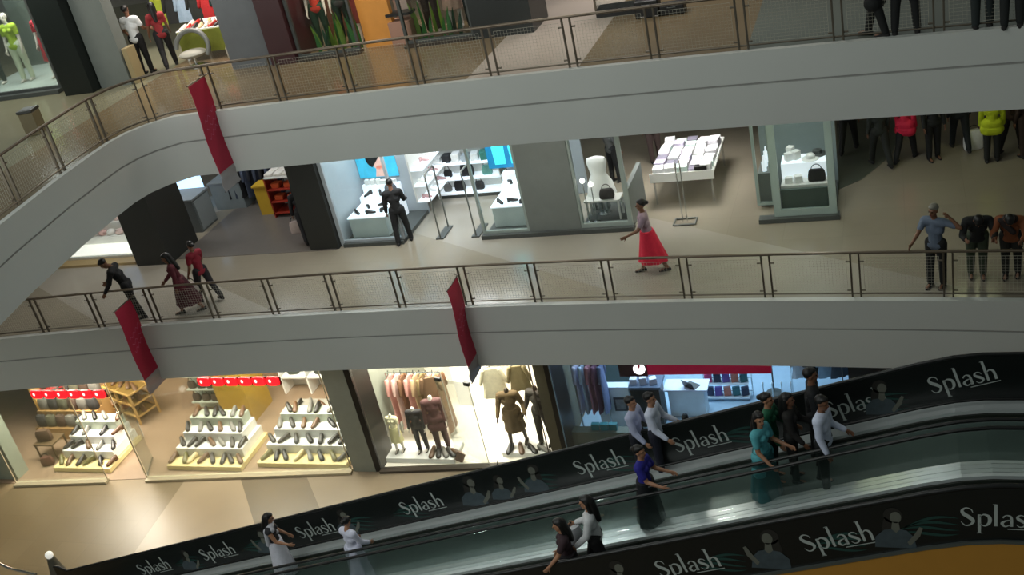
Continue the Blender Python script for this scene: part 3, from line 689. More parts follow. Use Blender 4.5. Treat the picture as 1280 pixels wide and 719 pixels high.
bag('handbag', 'black boxy handbag in the tall glass case', (-1.72, 3.72, .70), .0, (18, 18, 20), .36, .26, .14)
t = thing('brimmed_hat', 'white brimmed hat in the tall glass case', 'hat', (-1.85, 4.1, 1.05)); MB().lathe([(.19, 0), (.19, .012), (.10, .02)], n=20).build('brim', M_white, t); MB().lathe([(.10, .0), (.10, .08), (.06, .12), (.01, .13)], n=20).build('crown', M_white, t)
for i, (x, y, z) in enumerate(((-2.3, 3.7, .70), (-2.1, 3.72, .70), (-2.3, 4.1, 1.05), (-2.15, 4.15, 1.05), (-2.28, 4.35, 1.05))):
    simple('gift_box', 'small white box on the riser in the tall glass case', 'box', MB().box(-.08, .08, -.07, .07, 0, .13 + .02 * i), M_white, (x, y, z), .3 * i, bevel=.008, group='white boxes in the tall glass case')
simple('wide_hat', 'dark wide hat at the back of the riser in the tall glass case', 'hat', MB().lathe([(.2, 0), (.2, .012), (.1, .03), (.1, .1), (.02, .13)], n=18), M_dgrey, (-1.72, 4.32, 1.05))
for i in range(3): simple('tall_bottle', 'clear glass bottle behind the narrow side pane', 'bottle', MB().lathe([(.05, 0), (.055, .2), (.02, .28), (.02, .36)], n=12), M_litcool, (-2.85, 4.2 + .25 * i, .8), group='bottles behind the narrow side pane')
simple('display_plinth', 'green grey plinth behind the narrow side pane', 'plinth', MB().box(-.14, .14, -.35, .35, 0, .8), M_grey, (-2.85, 4.42, 0), bevel=.01)
bag('carrier_bag', 'shiny white carrier bag on the floor beside the yellow shirt person', on_floor(1217, 186, 0) + (0,), .3, (236, 236, 234), .42, .46, .2)

# ------------------------------------------------------------------ upper floor shop fronts
YU = 3.0
struct('column_3', MB().box(-18.85, -18.02, 2.5, 3.9, Z2, 8.2), mat('blackish green column', (20, 26, 24), .35), 'black column at the upper left')
struct('column_4', MB().box(-18.0, -17.12, 2.8, 3.15, Z2, 8.2), M_grey, 'grey column right of the black column, upper floor')
simple('stone_block', 'low tan stone block at the foot of the grey upper column', 'block', MB().box(-.02, .12, -.22, .12, 0, .85), mat('tan block', (156, 140, 104), .5), (-17.06, 3.05, Z2), bevel=.01)
struct('column_5', MB().box(-14.35, -13.25, 2.95, 4.0, Z2, 8.2), mat('blue grey column', (96, 100, 104), .5), 'grey column left of the dark red column, upper floor')
struct('column_6', MB().box(-13.25, -12.62, 2.85, 4.0, Z2, 8.2), mat('dark maroon column', (58, 28, 32), .4), 'dark red column of the upper floor')
struct('column_7', MB().box(-8.32, -7.0, 2.86, 4.0, Z2, 8.2), mat('blackish green column', (20, 26, 24), .35), 'black column near the top centre')
window(7, 'upper left shop window with coloured clothes', -22.5, -19.3, 3.0, Z2 + .1, 8.1, M_dgrey, M_pane_g)
struct('trim_ledge_u1', MB().box(-22.5, -19.3, 2.8, 3.1, Z2, Z2 + .1), M_dgrey, 'dark ledge under the upper left shop window')
struct('floor_upper_left_window', MB().box(-22.5, -19.3, 3.1, 5.6, Z2, Z2 + .12), mat('pale window floor', (176, 186, 178), .4), 'pale raised floor of the upper left window')
struct('wall_upper_left_window', MB().box(-22.5, -19.3, 5.6, 5.65, Z2, 8.2), mat('window backdrop', (84, 92, 84), .7), 'grey green back of the upper left window')
# green window and orange panel
for (x0, x1, n, lb) in ((-12.6, -11.05, 8, 'left'), (-9.95, -8.35, 9, 'right')):
    window(n, 'upper floor window with green stems, %s of the orange panel' % lb, x0, x1, 3.02, Z2 + .06, 8.1, M_dgrey, M_pane_g)
    struct('trim_ledge_u%d' % n, MB().box(x0, x1, 2.85, 3.12, Z2, Z2 + .06), mat('dark brown ledge', (52, 44, 34), .5), 'dark ledge under the green stem window %s of the orange panel' % lb)
    struct('wall_green_window_%d' % n, MB().box(x0, x1, 4.6, 4.66, Z2, 8.2), mat('warm backdrop %d' % n, (108, 70, 48) if n == 8 else (120, 112, 100), .7), 'backdrop of the green stem window %s of the orange panel' % lb)
    RND.seed(n)
    for i in range(18):
        x = x0 + .1 + (x1 - x0 - .2) * RND.random(); y = 3.25 + .5 * RND.random(); h = .35 + .5 * RND.random(); mb = MB(); q = RND.uniform(-.12, .12); w = .05
        pts = [Vector((q * u * u, 0, h * u)) for u in (0, .3, .6, .85, 1)]; rings = []
        for p, ww in zip(pts, (.035, .05, .042, .02, .004)): rings.append([(p.x - ww, -.004, p.z), (p.x + ww, -.004, p.z), (p.x + ww, .004, p.z), (p.x - ww, .004, p.z)])
        mb.loft(rings, smooth=False)
        simple('green_leaf_blade', 'broad green leaf blade standing in the window %s of the orange panel' % lb, 'decoration', mb, [mat('leaf green', (38, 104, 40), .5), mat('dark leaf green', (16, 62, 40), .5), mat('yellow green leaf', (96, 128, 34), .5)][i % 3], (x, y, Z2 + .02), RND.uniform(-.5, .5), group='green leaf blades %s of the orange panel' % lb)
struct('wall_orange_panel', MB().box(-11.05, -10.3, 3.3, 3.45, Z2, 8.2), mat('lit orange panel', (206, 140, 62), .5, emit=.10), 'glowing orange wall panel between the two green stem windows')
struct('wall_upper_pink', MB().box(-10.3, -9.98, 3.6, 3.8, Z2, 8.2), mat('greyish pink wall', (170, 150, 140), .6), 'greyish pink wall right of the orange panel')
simple('shelf_board', 'dark shelf board on the pinkish wall beside the orange panel', 'shelf', MB().box(-.3, .3, -.2, .1, 0, .06), M_black, (-10.1, 3.45, Z2 + .62))
simple('pink_box', 'pinkish box standing under the dark shelf board', 'box', MB().box(-.26, .26, -.2, .2, 0, .5), mat('dusty pink', (170, 130, 112), .6), (-10.12, 3.42, Z2), bevel=.01)
# display table with green cloth
t = thing('display_table', 'upper floor display table with a lime green cloth', 'table', (-15.75, 4.75, Z2))
MB().box(-.75, .75, -.5, .6, .70, .75).build('top', M_white, t, bevel=.01)
MB().box(-.72, .62, -.53, -.5, .18, .72).build('table_cloth', cloth((126, 132, 48)), t)
for sx in (-.68, .68):
    for sy in (-.42, .5): MB().box(sx - .03, sx + .03, sy - .03, sy + .03, 0, .70).build('leg', M_white, t)
RND.seed(3)
tc = [((236, 230, 214), 'white'), ((180, 40, 30), 'red'), ((34, 30, 28), 'black'), ((214, 190, 150), 'cream')]
for i in range(16):
    c, nm = tc[i % 4]
    simple('small_shoe', '%s shoe on the display table with the lime green cloth' % nm, 'shoe', shoe_mesh(), mat('%s leather' % nm, c, .4), (-16.35 + (i % 8) * .17, 4.4 + .35 * (i // 8), Z2 + .75), RND.uniform(-.6, .6), group='%s shoes on the lime green table' % nm)
t = thing('hoop_seat', 'round grey hoop chair in front of the lime green table', 'chair', (-15.85, 3.75, Z2))
MB().tube([(.46 * math.cos(a), .12 * math.sin(a) + .05, .42 + .40 * math.sin(a)) for a in [-.5 + 3.6 * k / 16 for k in range(17)]], .06, 8).build('hoop_back', mat('grey vinyl', (120, 122, 118), .4), t)
MB().ell((0, 0, .30), (.36, .30, .10)).build('seat', mat('pale seat', (168, 166, 154), .6), t); MB().lathe([(.2, 0), (.2, .03), (.04, .06), (.04, .24)], n=14).build('base', M_steel, t)
simple('pouffe', 'pale round pouffe under the black garments, upper shop', 'seat', MB().lathe([(.26, 0), (.29, .08), (.29, .3), (.24, .38), (.05, .40)], n=20), mat('pale pouffe', (176, 170, 158), .7), (-14.75, 4.0, Z2))
t = thing('clothes_rail', 'clothes rail with black garments left of the grey upper column', 'clothes rail', (-14.95, 4.7, Z2))
for x in (-.5, .5): MB().tube([(x, 0, 0), (x, 0, 1.5)], .02, 6).build('upright', M_black, t)
MB().tube([(-.55, 0, 1.5), (.55, 0, 1.5)], .018, 6).build('bar', M_black, t)
for i in range(5): hanging('black garment on the rail left of the grey upper column', -15.35 + i * .2, 4.7, Z2 + 1.38, .42, 1.0, (20, 20, 22), PI / 2, 'black garments on the upper rail', seed=i + 20)
for i in range(9):
    c, nm = (((150, 160, 40), 'lime'), ((30, 30, 30), 'black'), ((150, 170, 190), 'pale blue'), ((30, 34, 30), 'dark'), ((170, 30, 34), 'red'), ((20, 44, 40), 'dark teal'), ((90, 30, 30), 'maroon'), ((24, 24, 24), 'charcoal'), ((220, 214, 200), 'cream'))[i]
    hanging('%s top hanging at the back of the upper left shop' % nm, -17.9 + i * .36, 5.9, Z2 + 1.37, .5, .75, c, .1, seed=i + 40)
t = thing('clothes_rail', 'long rail of coloured tops at the back of the upper left shop', 'clothes rail', (-16.5, 5.9, Z2))
MB().tube([(-1.7, 0, 1.50), (1.7, 0, 1.50)], .018, 6).build('bar', M_steel, t)
for x in (-1.65, 1.65): MB().tube([(x, 0, 0), (x, 0, 1.50)], .02, 6).build('upright', M_steel, t)
# black cases right of the top centre column
t = thing('glass_counter', 'small glass counter with black base near the top centre', 'counter', (-5.35, 3.5, Z2))
MB().box(-.42, .42, -.2, .25, 0, .16).build('base', M_black, t); MB().box(-.4, .4, -.18, .23, .16, .95).build('glass_box', M_pane_g, t); MB().box(-.42, .42, -.2, .25, .95, 1.0).build('top', M_black, t)
for x in (-.41, .41): MB().box(x - .02, x + .02, -.2, -.16, .1, 1.0).build('frame_post', M_bronze, t)
for dx, h, lb in ((0, .34, 'larger black case on the upper gallery floor right of the glass counter'), (.5, .2, 'smaller black case on the upper gallery floor right of the glass counter')):
    t = thing('black_case', lb, 'case', (-4.62 + dx, 3.0, Z2)); MB().box(-.24, .24, -.17, .17, 0, h).build('case_body', M_black, t, bevel=.02); MB().tube([(-.08, -.17, h * .8), (-.08, -.21, h * .8), (.08, -.21, h * .8), (.08, -.17, h * .8)], .012, 6).build('handle', M_dgrey, t)
# bin and post at the left wing
bx, by = -17.55, -.15
t = thing('litter_bin', 'brown litter bin with dark mouth on the upper left gallery', 'bin', (bx, by, Z2), .2)
MB().box(-.17, .17, -.17, .17, 0, .50).build('body', mat('bin brown', (98, 88, 62), .45), t, bevel=.02); MB().box(-.18, .18, -.18, .18, .50, .56).build('rim', mat('dark bin rim', (30, 30, 26), .4), t, bevel=.01); MB().box(-.12, .12, -.12, .12, .56, .565).build('mouth', M_black, t)
t = thing('barrier_post', 'white barrier post left of the litter bin', 'post', (-18.35, -.75, Z2)); MB().tube([(0, 0, .02), (0, 0, 1.0)], .035, 8).build('pole', M_offwhite, t); MB().lathe([(.16, 0), (.16, .02), (.04, .04)], n=16).build('foot', M_dgrey, t)
# ------------------------------------------------------------------ ground floor shop fronts
def sy(x): return shop_y(x)
M_salmon = mat('salmon floor', (142, 120, 98), .35)
M_gpill = mat('grey green pillar', (134, 138, 126), .5)
M_redlit = mat('red sign light', (255, 24, 34), .4, emit=1.6, noise=.1)
M_redsp = mat('pale sign spot', (255, 190, 180), .4, emit=2.2)
struct('floor_shoe_shop', MB().prismz([(-24, sy(-24) + .03), (-13.6, sy(-13.6) + .03), (-13.6, 12.7), (-27, 12.7), (-27, sy(-24) + .03)], ZG, ZG + .012), M_salmon, 'salmon floor of the shoe shop')
struct('floor_clothes_shop', MB().prismz([(-12.9, sy(-12.9) + .03), (-8.3, sy(-8.3) + .03), (-8.3, 8.0), (-12.9, 8.0)], ZG, ZG + .012), mat('white shop floor', (246, 238, 224), .3), 'white floor of the bright clothing window')
struct('floor_phone_shop', MB().prismz([(-8.0, sy(-8.0) + .1), (0.5, sy(.5) + .1), (.5, 12.7), (-8.0, 12.7)], ZG, ZG + .012), mat('pale blue shop floor', (150, 176, 196), .3), 'pale blue floor of the cool lit shop')
# pillars and dividing walls
struct('wall_left_pillar', MB().box(-25.3, -24.15, .55, 1.0, ZG, -1.5), mat('pale left pillar', (150, 156, 140), .5), 'pale pillar at the left edge of the ground floor')
struct('trim_left_black', MB().box(-25.75, -25.3, .3, 1.0, ZG, -1.5), M_black, 'black frame left of the pale ground floor pillar')
struct('window_left_blue', MB().box(-28, -25.75, .5, .56, ZG, -1.5), mat('dark blue pane', (40, 58, 70), .1), 'dark bluish shop glass at the far left of the ground floor')
struct('wall_pillar_middle', MB().box(-13.62, -12.98, sy(-13.3) - .02, 6.5, ZG, -1.5), M_gpill, 'grey green pillar between shoe shop and bright clothing window')
struct('trim_pillar_black', MB().box(-12.98, -12.82, sy(-12.9) - .05, 2.1, ZG, -1.5), M_black, 'black strip left of the bright clothing window')
struct('wall_pillar_right', MB().box(-8.32, -8.02, sy(-8.2) + .1, 6.5, ZG, -1.5), mat('olive pillar', (88, 84, 66), .5), 'olive pillar right of the bright clothing window')
struct('trim_pillar_right_black', MB().box(-8.04, -7.9, sy(-8.0) + .05, 2.7, ZG, -1.5), M_black, 'black strip left of the cool lit shop')
struct('wall_shoe_back', MB().box(-27, -13.6, 6.6, 6.7, ZG, -1.5), mat('tan shop wall', (186, 160, 112), .6), 'tan back wall of the shoe shop')
struct('wall_shoe_left', MB().box(-25.1, -25.0, 3.0, 6.6, ZG, -1.5), mat('orange tan wall', (226, 180, 104), .6), 'orange tan left wall of the shoe shop')
struct('wall_clothes_back', MB().box(-13.0, -8.3, 5.2, 5.3, ZG, -1.5), mat('white shop wall', (250, 240, 226), .6), 'white back wall of the bright clothing window')
struct('wall_phone_back', MB().box(-8.0, 1.0, 7.0, 7.1, ZG, -1.5), mat('pale blue shop wall', (176, 204, 226), .5), 'pale blue back wall of the cool lit shop')
struct('wall_dark_right', MB().box(-1.35, 6, 3.3, 3.5, ZG, -1.5), mat('dark brown wall', (44, 36, 28), .6), 'dark brown wall right of the cool lit shop')
# storefront glazing
def shopwin(n, label, x0, x1, m, pane, z1=-1.7, base=True, mull=()):
    a = math.atan(.088); L = (x1 - x0) / math.cos(a)
    t = thing('window_%d' % n, label, None, (x0, sy(x0), ZG), a); t['kind'] = 'structure'; h = z1 - ZG
    mb = MB()
    for q in (0, L - .025) + tuple((v - x0) / math.cos(a) for v in mull): mb.box(q, q + .025, -.012, .012, 0, h)
    mb.box(.025, L - .025, -.012, .012, h - .06, h)
    if base: mb.box(0, L, -.14, .06, 0, .07)
    mb.build('window_frame', m, t); MB().box(.05, L - .05, -.005, .005, .07, h - .06).build('window_pane', pane, t)
    return t
M_ledge = mat('pale ledge stone', (176, 164, 136), .4)
shopwin(10, 'shoe shop window at the left with the wooden rack', -24.05, -21.0, M_ledge, M_pane)
shopwin(11, 'long shoe shop window with two stepped white tables', -19.75, -13.65, M_ledge, M_pane)
shopwin(12, 'bright clothing shop window', -12.85, -8.35, mat('dark window frame', (70, 62, 52), .4), M_pane)
shopwin(13, 'cool lit shop window with red sign', -7.9, -1.4, mat('blue grey frame', (110, 130, 140), .4), M_pane_g, base=False)
d = thing('door_1', 'open glass leaf of the shoe shop entrance', None, (-19.78, sy(-19.7) + .02, ZG), 2.0); d['kind'] = 'structure'
MB().box(.03, .95, -.006, .006, .05, 2.2).build('door_pane', M_pane, d); MB().box(0, .035, -.02, .02, 0, 2.25).box(0, .95, -.02, .02, 0, .06).build('door_frame', M_steel, d); MB().tube([(.85, -.05, .8), (.85, -.05, 1.4)], .015, 6).build('door_handle', M_chrome, d)
d = thing('door_2', 'frameless glass door of the bright clothing shop', None, (-9.95, sy(-9.95) + .02, ZG), -.25); d['kind'] = 'structure'
MB().box(-1.0, 0, -.006, .006, .04, 2.5).build('door_pane', M_pane, d)
for px_ in (-.98, -.12): MB().box(px_, px_ + .16, -.03, .03, 2.42, 2.52).build('patch_fitting', M_black, d)
MB().tube([(0, 0, 0.02), (0, 0, 2.5)], .012, 6).build('door_edge', mat('pale glass edge', (206, 200, 180), .3), d); MB().tube([(.32, .0, .3), (.22, 0, .02)], .012, 6).build('stay', M_black, d)
# stepped tables with shoes
shoe_protos = {}
def stepped(x0, x1, yb, label, name_side, seed):
    t = thing('stepped_table', label, 'table', ((x0 + x1) / 2, yb, ZG + .012)); w = (x1 - x0) / 2
    tiers = [(0.0, .45, .14, 1.0, M_yel), (.45, .80, .40, .90, M_white), (.80, 1.15, .66, .80, M_white), (1.15, 1.5, .92, .72, M_pale)]
    for a, b, h, s, m in tiers: MB().box(-w * s, w * s, a, 1.55, 0 if a == 0 else h - .28, h).build('step', m, t, bevel=.008)
    r = random.Random(seed); n = 0
    for k, (a, b, h, s, m) in enumerate(tiers):
        cnt = (8, 7, 6, 6)[k] if x1 - x0 > 2.2 else (6, 5, 4, 4)[k]
        for i in range(cnt):
            c = r.choice((0, 0, 0, 0, 1, 3)) if k else r.choice((1, 2, 4, 0, 0, 3)); nm, rgb = (('black', (26, 24, 24)), ('brown', (92, 62, 36)), ('olive', (96, 92, 48)), ('grey', (110, 108, 102)), ('cream', (214, 196, 150)), ('tan', (188, 134, 90)))[c]
            key = nm
            if key not in shoe_protos: shoe_protos[key] = shoe_mesh().build('display_shoe', mat(nm + ' shoe leather', rgb, .4)); o = shoe_protos[key]
            else: o = shoe_protos[key].copy(); COL.objects.link(o)
            o.location = ((x0 + x1) / 2 - w * s * .88 + 2 * w * s * .88 * (i + .5 * (r.random() - .5)) / max(1, cnt - 1), yb + (a + b) / 2 + .05, ZG + .012 + h)
            o.rotation_euler = (0, 0, r.uniform(-.7, .9)); o.scale = (1.65, 1.5, 1.5)
            tag(o, '%s shoe set out on the %s stepped table' % (nm, name_side), 'shoe', '%s shoes on the %s stepped table' % (nm, name_side))
    return t
M_yel = mat('pale yellow step', (226, 208, 150), .5); M_pale = mat('pale sage step', (176, 184, 168), .5)
stepped(-23.15, -21.15, .95, 'stepped white shoe table in the left window', 'left window', 1)
stepped(-19.35, -16.95, 1.15, 'stepped white shoe table beside the shop entrance', 'entrance side', 2)
stepped(-16.55, -13.85, 1.35, 'stepped white shoe table beside the grey green pillar', 'pillar side', 3)
# bags on the back stand, left window
t = thing('bag_stand', 'stepped tan bag stand behind the left stepped table', 'shelf unit', (-23.75, 2.75, ZG + .012))
for k_, zz in enumerate((.40, .80, 1.2)): MB().box(-1.15, 1.1, -.30 + .32 * k_, .02 + .32 * k_, 0, zz).build('step', mat('tan board', (164, 130, 82), .5), t)
bc = [('charcoal', (58, 56, 54)), ('grey', (112, 108, 100)), ('dark brown', (78, 60, 48)), ('olive grey', (92, 90, 72))]
for k in range(3):
    for i in range(6):
        nm, c = bc[(i * 3 + k) % 4]
        bag('handbag', '%s handbag on the stepped tan stand behind the left stepped table' % nm, (-24.66 + i * .37, 2.60 + .32 * k, ZG + .42 + .40 * k), RND.uniform(-.12, .12), c, .34, .36, .2, '%s handbags on the tan stand' % nm)
t = thing('bag_stool', 'low brown stool with bags left of the stepped table', 'stool', (-23.75, 1.75, ZG + .012)); MB().box(-.35, .35, -.3, .3, .5, .54).build('seat', mat('brown board', (92, 74, 50)), t)
for sx in (-.31, .31):
    for s2 in (-.26, .26): MB().box(sx - .02, sx + .02, s2 - .02, s2 + .02, 0, .5).build('leg', mat('brown board', (92, 74, 50)), t)
bag('handbag', 'brown handbag standing on the low brown stool', (-23.8, 1.7, ZG + .555), .2, (92, 70, 52), .46, .36, .2)
bag('handbag', 'dull red brown handbag on the floor left of the stepped table', (-23.6, 1.25, ZG + .012), .3, (98, 60, 46), .36, .28, .18)
# wooden rack
t = thing('wooden_rack', 'slatted pale wooden rack on the salmon floor of the shoe shop', 'rack', (-22.2, 3.75, ZG + .012), -.35)
M_wood = mat('pale wood', (176, 140, 80), .5, noise=.2, scale=8)
for sx in (-.75, -.05, .7):
    for s2 in (-.35, .35): MB().box(sx - .03, sx + .03, s2 - .03, s2 + .03, 0, 1.05).build('leg', M_wood, t)
for zz in (.25, .65, 1.02):
    for s2 in (-.35, .35): MB().box(-.78, .73, s2 - .025, s2 + .025, zz, zz + .05).build('rail', M_wood, t)
    for sx in (-.75, -.05, .7): MB().box(sx - .02, sx + .02, -.35, .35, zz, zz + .05).build('rail', M_wood, t)
    MB().box(-.74, .70, -.33, .33, zz + .005, zz + .02).build('shelf', mat('dark gold board', (120, 92, 40), .5), t)
Mr = Matrix.Rotation(-.35, 3, 'Z')
for k in range(3):
    for i in range(4):
        q = Mr @ Vector((-.5 + i * .34, 0, 0)); o = shoe_protos['brown'].copy(); COL.objects.link(o); o.location = (-22.2 + q.x, 3.75 + q.y, ZG + .034 + (.25, .65, 1.02)[k]); o.rotation_euler = (0, 0, .3 * i); tag(o, 'brown shoe lying in the slatted wooden rack', 'shoe', 'shoes in the wooden rack')
simple('terracotta_mat', 'terracotta screen standing behind the wooden rack', 'screen', MB().box(-.5, .5, -.03, .03, 0, 1.1), mat('terracotta', (168, 88, 54), .6), (-20.4, 5.2, ZG + .012), .2)
# gold box column and white shelving
struct('column_gold', MB().box(-18.75, -17.75, 3.35, 4.4, ZG, -1.5), mat('gold olive laminate', (166, 132, 44), .5), 'gold box column inside the shoe shop')
t = thing('bag_screen', 'sage shelf screen with dark bags left of the gold column', 'shelf unit', (-19.6, 3.9, ZG + .012))
MB().box(-.5, .5, .2, .24, 0, 1.5).build('back', M_pale, t)
for zz in (.35, .8, 1.25): MB().box(-.5, .5, -.1, .2, zz, zz + .03).build('shelf', M_pale, t)
for k in range(2):
    for i in range(3): bag('handbag', 'dark brown handbag on the sage screen left of the gold column', (-19.93 + i * .33, 3.92, ZG + .395 + .45 * k), .1 * i, (66, 54, 42), .26, .22, .14, 'brown handbags on the sage screen')
def wframe(x, y, w, h, z, label):
    t = thing('cube_shelf', label, 'shelf unit', (x, y, ZG + .012)); mb = MB()
    for a, b, c, d_ in ((-w, -w + .05, 0, h), (w - .05, w, 0, h), (-w, w, h - .05, h), (-w, w, z, z + .05), (-.025, .025, 0, h)): mb.box(a, b, -.25, .25, c, d_)
    mb.build('frame', M_white, t); MB().box(-w, w, .25, .27, 0, h).build('back', M_offwhite, t)
wframe(-16.6, 5.0, .9, 1.15, .55, 'white cube shelf near the red sign, left of two')
wframe(-14.9, 5.2, .75, 1.1, .5, 'white cube shelf beside the grey green pillar, right of two')
for i in range(4):
    bag('handbag', 'grey green handbag on the white cube shelves', ((-17.1, -16.2, -15.25, -14.55)[i], (4.95, 4.95, 5.15, 5.15)[i], ZG + .012 + (.6, .6, .55, .55)[i]), .1, (70, 76, 66), .34, .28, .16, 'handbags on the white cube shelves')
simple('pink_box', 'dull pink box under the right white cube shelf', 'box', MB().box(-.38, .38, -.2, .2, 0, .42), mat('dull pink', (190, 120, 104), .6), (-14.9, 4.3, ZG + .012), bevel=.01)
for i in range(7):
    c = ('black', 'grey', 'brown', 'black', 'cream', 'grey', 'black')[i]; o = shoe_protos[c].copy(); COL.objects.link(o); x = -16.2 + i * .36; o.location = (x, 3.5 + .05 * (i % 2), ZG + .512); o.rotation_euler = (0, 0, .5 * i); o.scale = (1.3, 1.3, 1.3)
    tag(o, '%s shoe on the grey bench behind the pillar side table' % c, 'shoe', '%s shoes on the grey bench' % c)
t = thing('shoe_bench', 'grey bench with shoes behind the pillar side table', 'bench', (-15.1, 3.55, ZG + .012)); MB().box(-1.3, 1.3, -.25, .25, .44, .5).build('top', mat('bench grey', (148, 144, 134), .5), t)
for sx in (-1.2, 1.2): MB().box(sx - .04, sx + .04, -.22, .22, 0, .44).build('leg', mat('bench grey', (148, 144, 134)), t)
# glowing red signs (letters too blurred to read: rounded glowing shapes only)
def redsign(px0, px1, n, label):
    (x0, z0), (x1, z1) = px0, px1; y = sy((x0 + x1) / 2) - .12
    t = thing('shop_sign', label, 'sign', (x0, y, z0))
    L = x1 - x0; MB().box(0, L, .03, .06, -.24, -.02).build('backing', mat('dark sign board', (70, 20, 18), .5), t)
    for i in range(n):
        cx = L * (i + .5) / n; w = L / n * .44; mb = MB()
        mb.prism([(cx + w * (abs(math.cos(a)) ** .5) * (1 if math.cos(a) > 0 else -1), -.12 + .125 * (abs(math.sin(a)) ** .5) * (1 if math.sin(a) > 0 else -1)) for a in [2 * PI * k / 16 + .1 for k in range(16)]], -.02, .03)
        o = mb.build('glowing_shape', M_redlit, t)
        MB().prism([(cx - w * .4 + .035 * math.cos(a), -.11 + .05 * math.sin(a)) for a in [2 * PI * k / 10 for k in range(10)]], -.026, -.021).build('bright_spot', M_redsp, o)
a_ = (on_wall(40, 485, .65)); b_ = (on_wall(136, 480, .75)); redsign((a_[0], a_[1] + .0), (b_[0], b_[1]), 6, 'glowing red shop sign over the left shoe window')
a_ = (on_wall(247, 470, 1.05)); b_ = (on_wall(354, 466, 1.2)); redsign((a_[0], a_[1]), (b_[0], b_[1]), 6, 'glowing red shop sign over the long shoe window')

# bright clothing shop
simple('low_platform', 'white platform under the children mannequins', 'platform', MB().box(-1.0, 1.0, -.35, .4, 0, .14), M_white, (-11.9, 2.0, ZG + .012), bevel=.01)
simple('low_platform', 'white platform under the two dark mannequins', 'platform', MB().box(-.7, .7, -.3, .35, 0, .14), M_white, (-9.0, 2.25, ZG + .012), bevel=.01)
simple('display_board', 'tall plain white display board in the bright clothing window', 'board', MB().box(-.55, .55, -.04, .04, 0, 2.6), mat('bright board', (255, 250, 240), .5, emit=.25), (-11.1, 4.2, ZG + .012))
t = thing('clothes_rail', 'tall clothes rail at the left of the bright clothing window', 'clothes rail', (-12.2, 2.9, ZG + .012))
MB().tube([(-.65, 0, 1.95), (.9, 0, 1.95)], .02, 6).build('bar', M_steel, t)
for x in (-.65, .9): MB().tube([(x, 0, 0), (x, 0, 1.95)], .02, 6).build('upright', M_steel, t)
gcol = [('rose pink', (206, 150, 140)), ('pale pink', (222, 184, 172)), ('brown', (124, 88, 62)), ('rose pink', (206, 150, 140)), ('beige', (190, 160, 124)), ('olive brown', (128, 108, 70)), ('pale pink', (222, 184, 172)), ('beige', (190, 160, 124)), ('brown', (124, 88, 62))]
for i in range(9):
    nm, c = gcol[i]; hanging('%s garment on the tall rail of the bright clothing window' % nm, -12.78 + i * .18, 2.9, ZG + 1.85, .50, 1.35 + .15 * (i % 3), c, PI / 2, '%s garments on the tall rail' % nm, seed=i + 60)
hanging('long brown coat hanging right of the tall rail', -11.5, 2.6, ZG + 2.0, .5, 1.3, (120, 92, 66), .3, seed=81)
hanging('fuzzy cream top hanging high in the bright clothing window', -9.75, 2.6, ZG + 2.25, .60, .85, (224, 214, 184), .2, seed=82)
hanging('olive brown jacket hanging high beside the cream top', -9.1, 2.7, ZG + 2.25, .5, .7, (126, 112, 78), .2, seed=83)
for i in range(5):
    c = ('brown', 'black', 'grey', 'black', 'brown')[i]; o = shoe_protos[c].copy(); COL.objects.link(o); o.location = (-11.55 + i * .17, 1.85, ZG + .152); o.rotation_euler = (0, 0, .3 * i); tag(o, '%s shoe on the platform of the children mannequins' % c, 'shoe', '%s shoes on the children platform' % c)
for i in range(4):
    c = ('black', 'brown', 'black', 'grey')[i]; o = shoe_protos[c].copy(); COL.objects.link(o); o.location = (-9.5 + i * .3, 2.05, ZG + .152); o.rotation_euler = (0, 0, .4 * i); tag(o, '%s shoe on the platform of the two dark mannequins' % c, 'shoe', '%s shoes on the dark mannequin platform' % c)
simple('price_card', 'small dark card standing at the edge of the children platform', 'card', MB().cbox((0, 0, .16), (.22, .02, .30), Matrix.Rotation(.5, 3, 'Y')), mat('brown card', (110, 84, 70), .6), (-10.75, 1.72, ZG + .012))

# cool lit shop
struct('wall_low_sill', MB().box(-7.85, -6.35, 2.2, 2.45, ZG, ZG + .62), mat('grey green sill wall', (86, 94, 86), .6), 'low grey wall under the cool lit window')
for i, (nm, c) in enumerate((('pale lilac', (196, 196, 220)), ('pale blue', (176, 196, 220)), ('dusty pink', (170, 120, 136)), ('plum', (120, 84, 110)), ('slate blue', (90, 104, 140)))):
    hanging('%s garment hanging at the left of the cool lit window' % nm, -7.7 + i * .16, 3.0, ZG + 2.1, .46, 1.35, c, PI / 2, seed=i + 90)
t = thing('clothes_rail', 'short clothes rail at the left of the cool lit window', 'clothes rail', (-7.4, 3.0, ZG + .012))
MB().tube([(-.4, 0, 2.2), (.35, 0, 2.2)], .02, 6).build('bar', M_steel, t)
for x in (-.4, .35): MB().tube([(x, 0, 0), (x, 0, 2.2)], .02, 6).build('upright', M_steel, t)
simple('grey_screen', 'grey green screen behind the white display stand', 'screen', MB().box(-.45, .45, -.04, .04, 0, 2.4), mat('sea grey', (110, 130, 130), .6), (-7.0, 4.4, ZG + .012))
t = thing('display_stand', 'white display stand with a framed grey picture in the cool lit window', 'stand', (-6.95, 3.3, ZG + .012))
MB().box(-.42, .42, -.12, .12, 0, 1.25).build('panel', mat('cool white board', (206, 222, 232), .5), t, bevel=.01)
MB().box(.0, .34, -.14, -.12, .55, .95).build('picture_frame', mat('dark slate', (52, 60, 72), .5), t); MB().box(.05, .29, -.145, -.14, .6, .9).build('picture', mat('grey picture', (120, 126, 134), .5, noise=.5, scale=9), t)
for i in range(3): simple('teal_pack', 'small teal pack on the left of the white display stand', 'package', MB().box(-.1, .1, -.06, .06, 0, .18), mat('teal pack', (40, 110, 120), .5), (-7.2 + .02 * i, 3.05, ZG + .62 + .22 * i) if False else (-7.25 + .22 * i, 2.33, ZG + .62), bevel=.01, group='teal packs on the low sill')
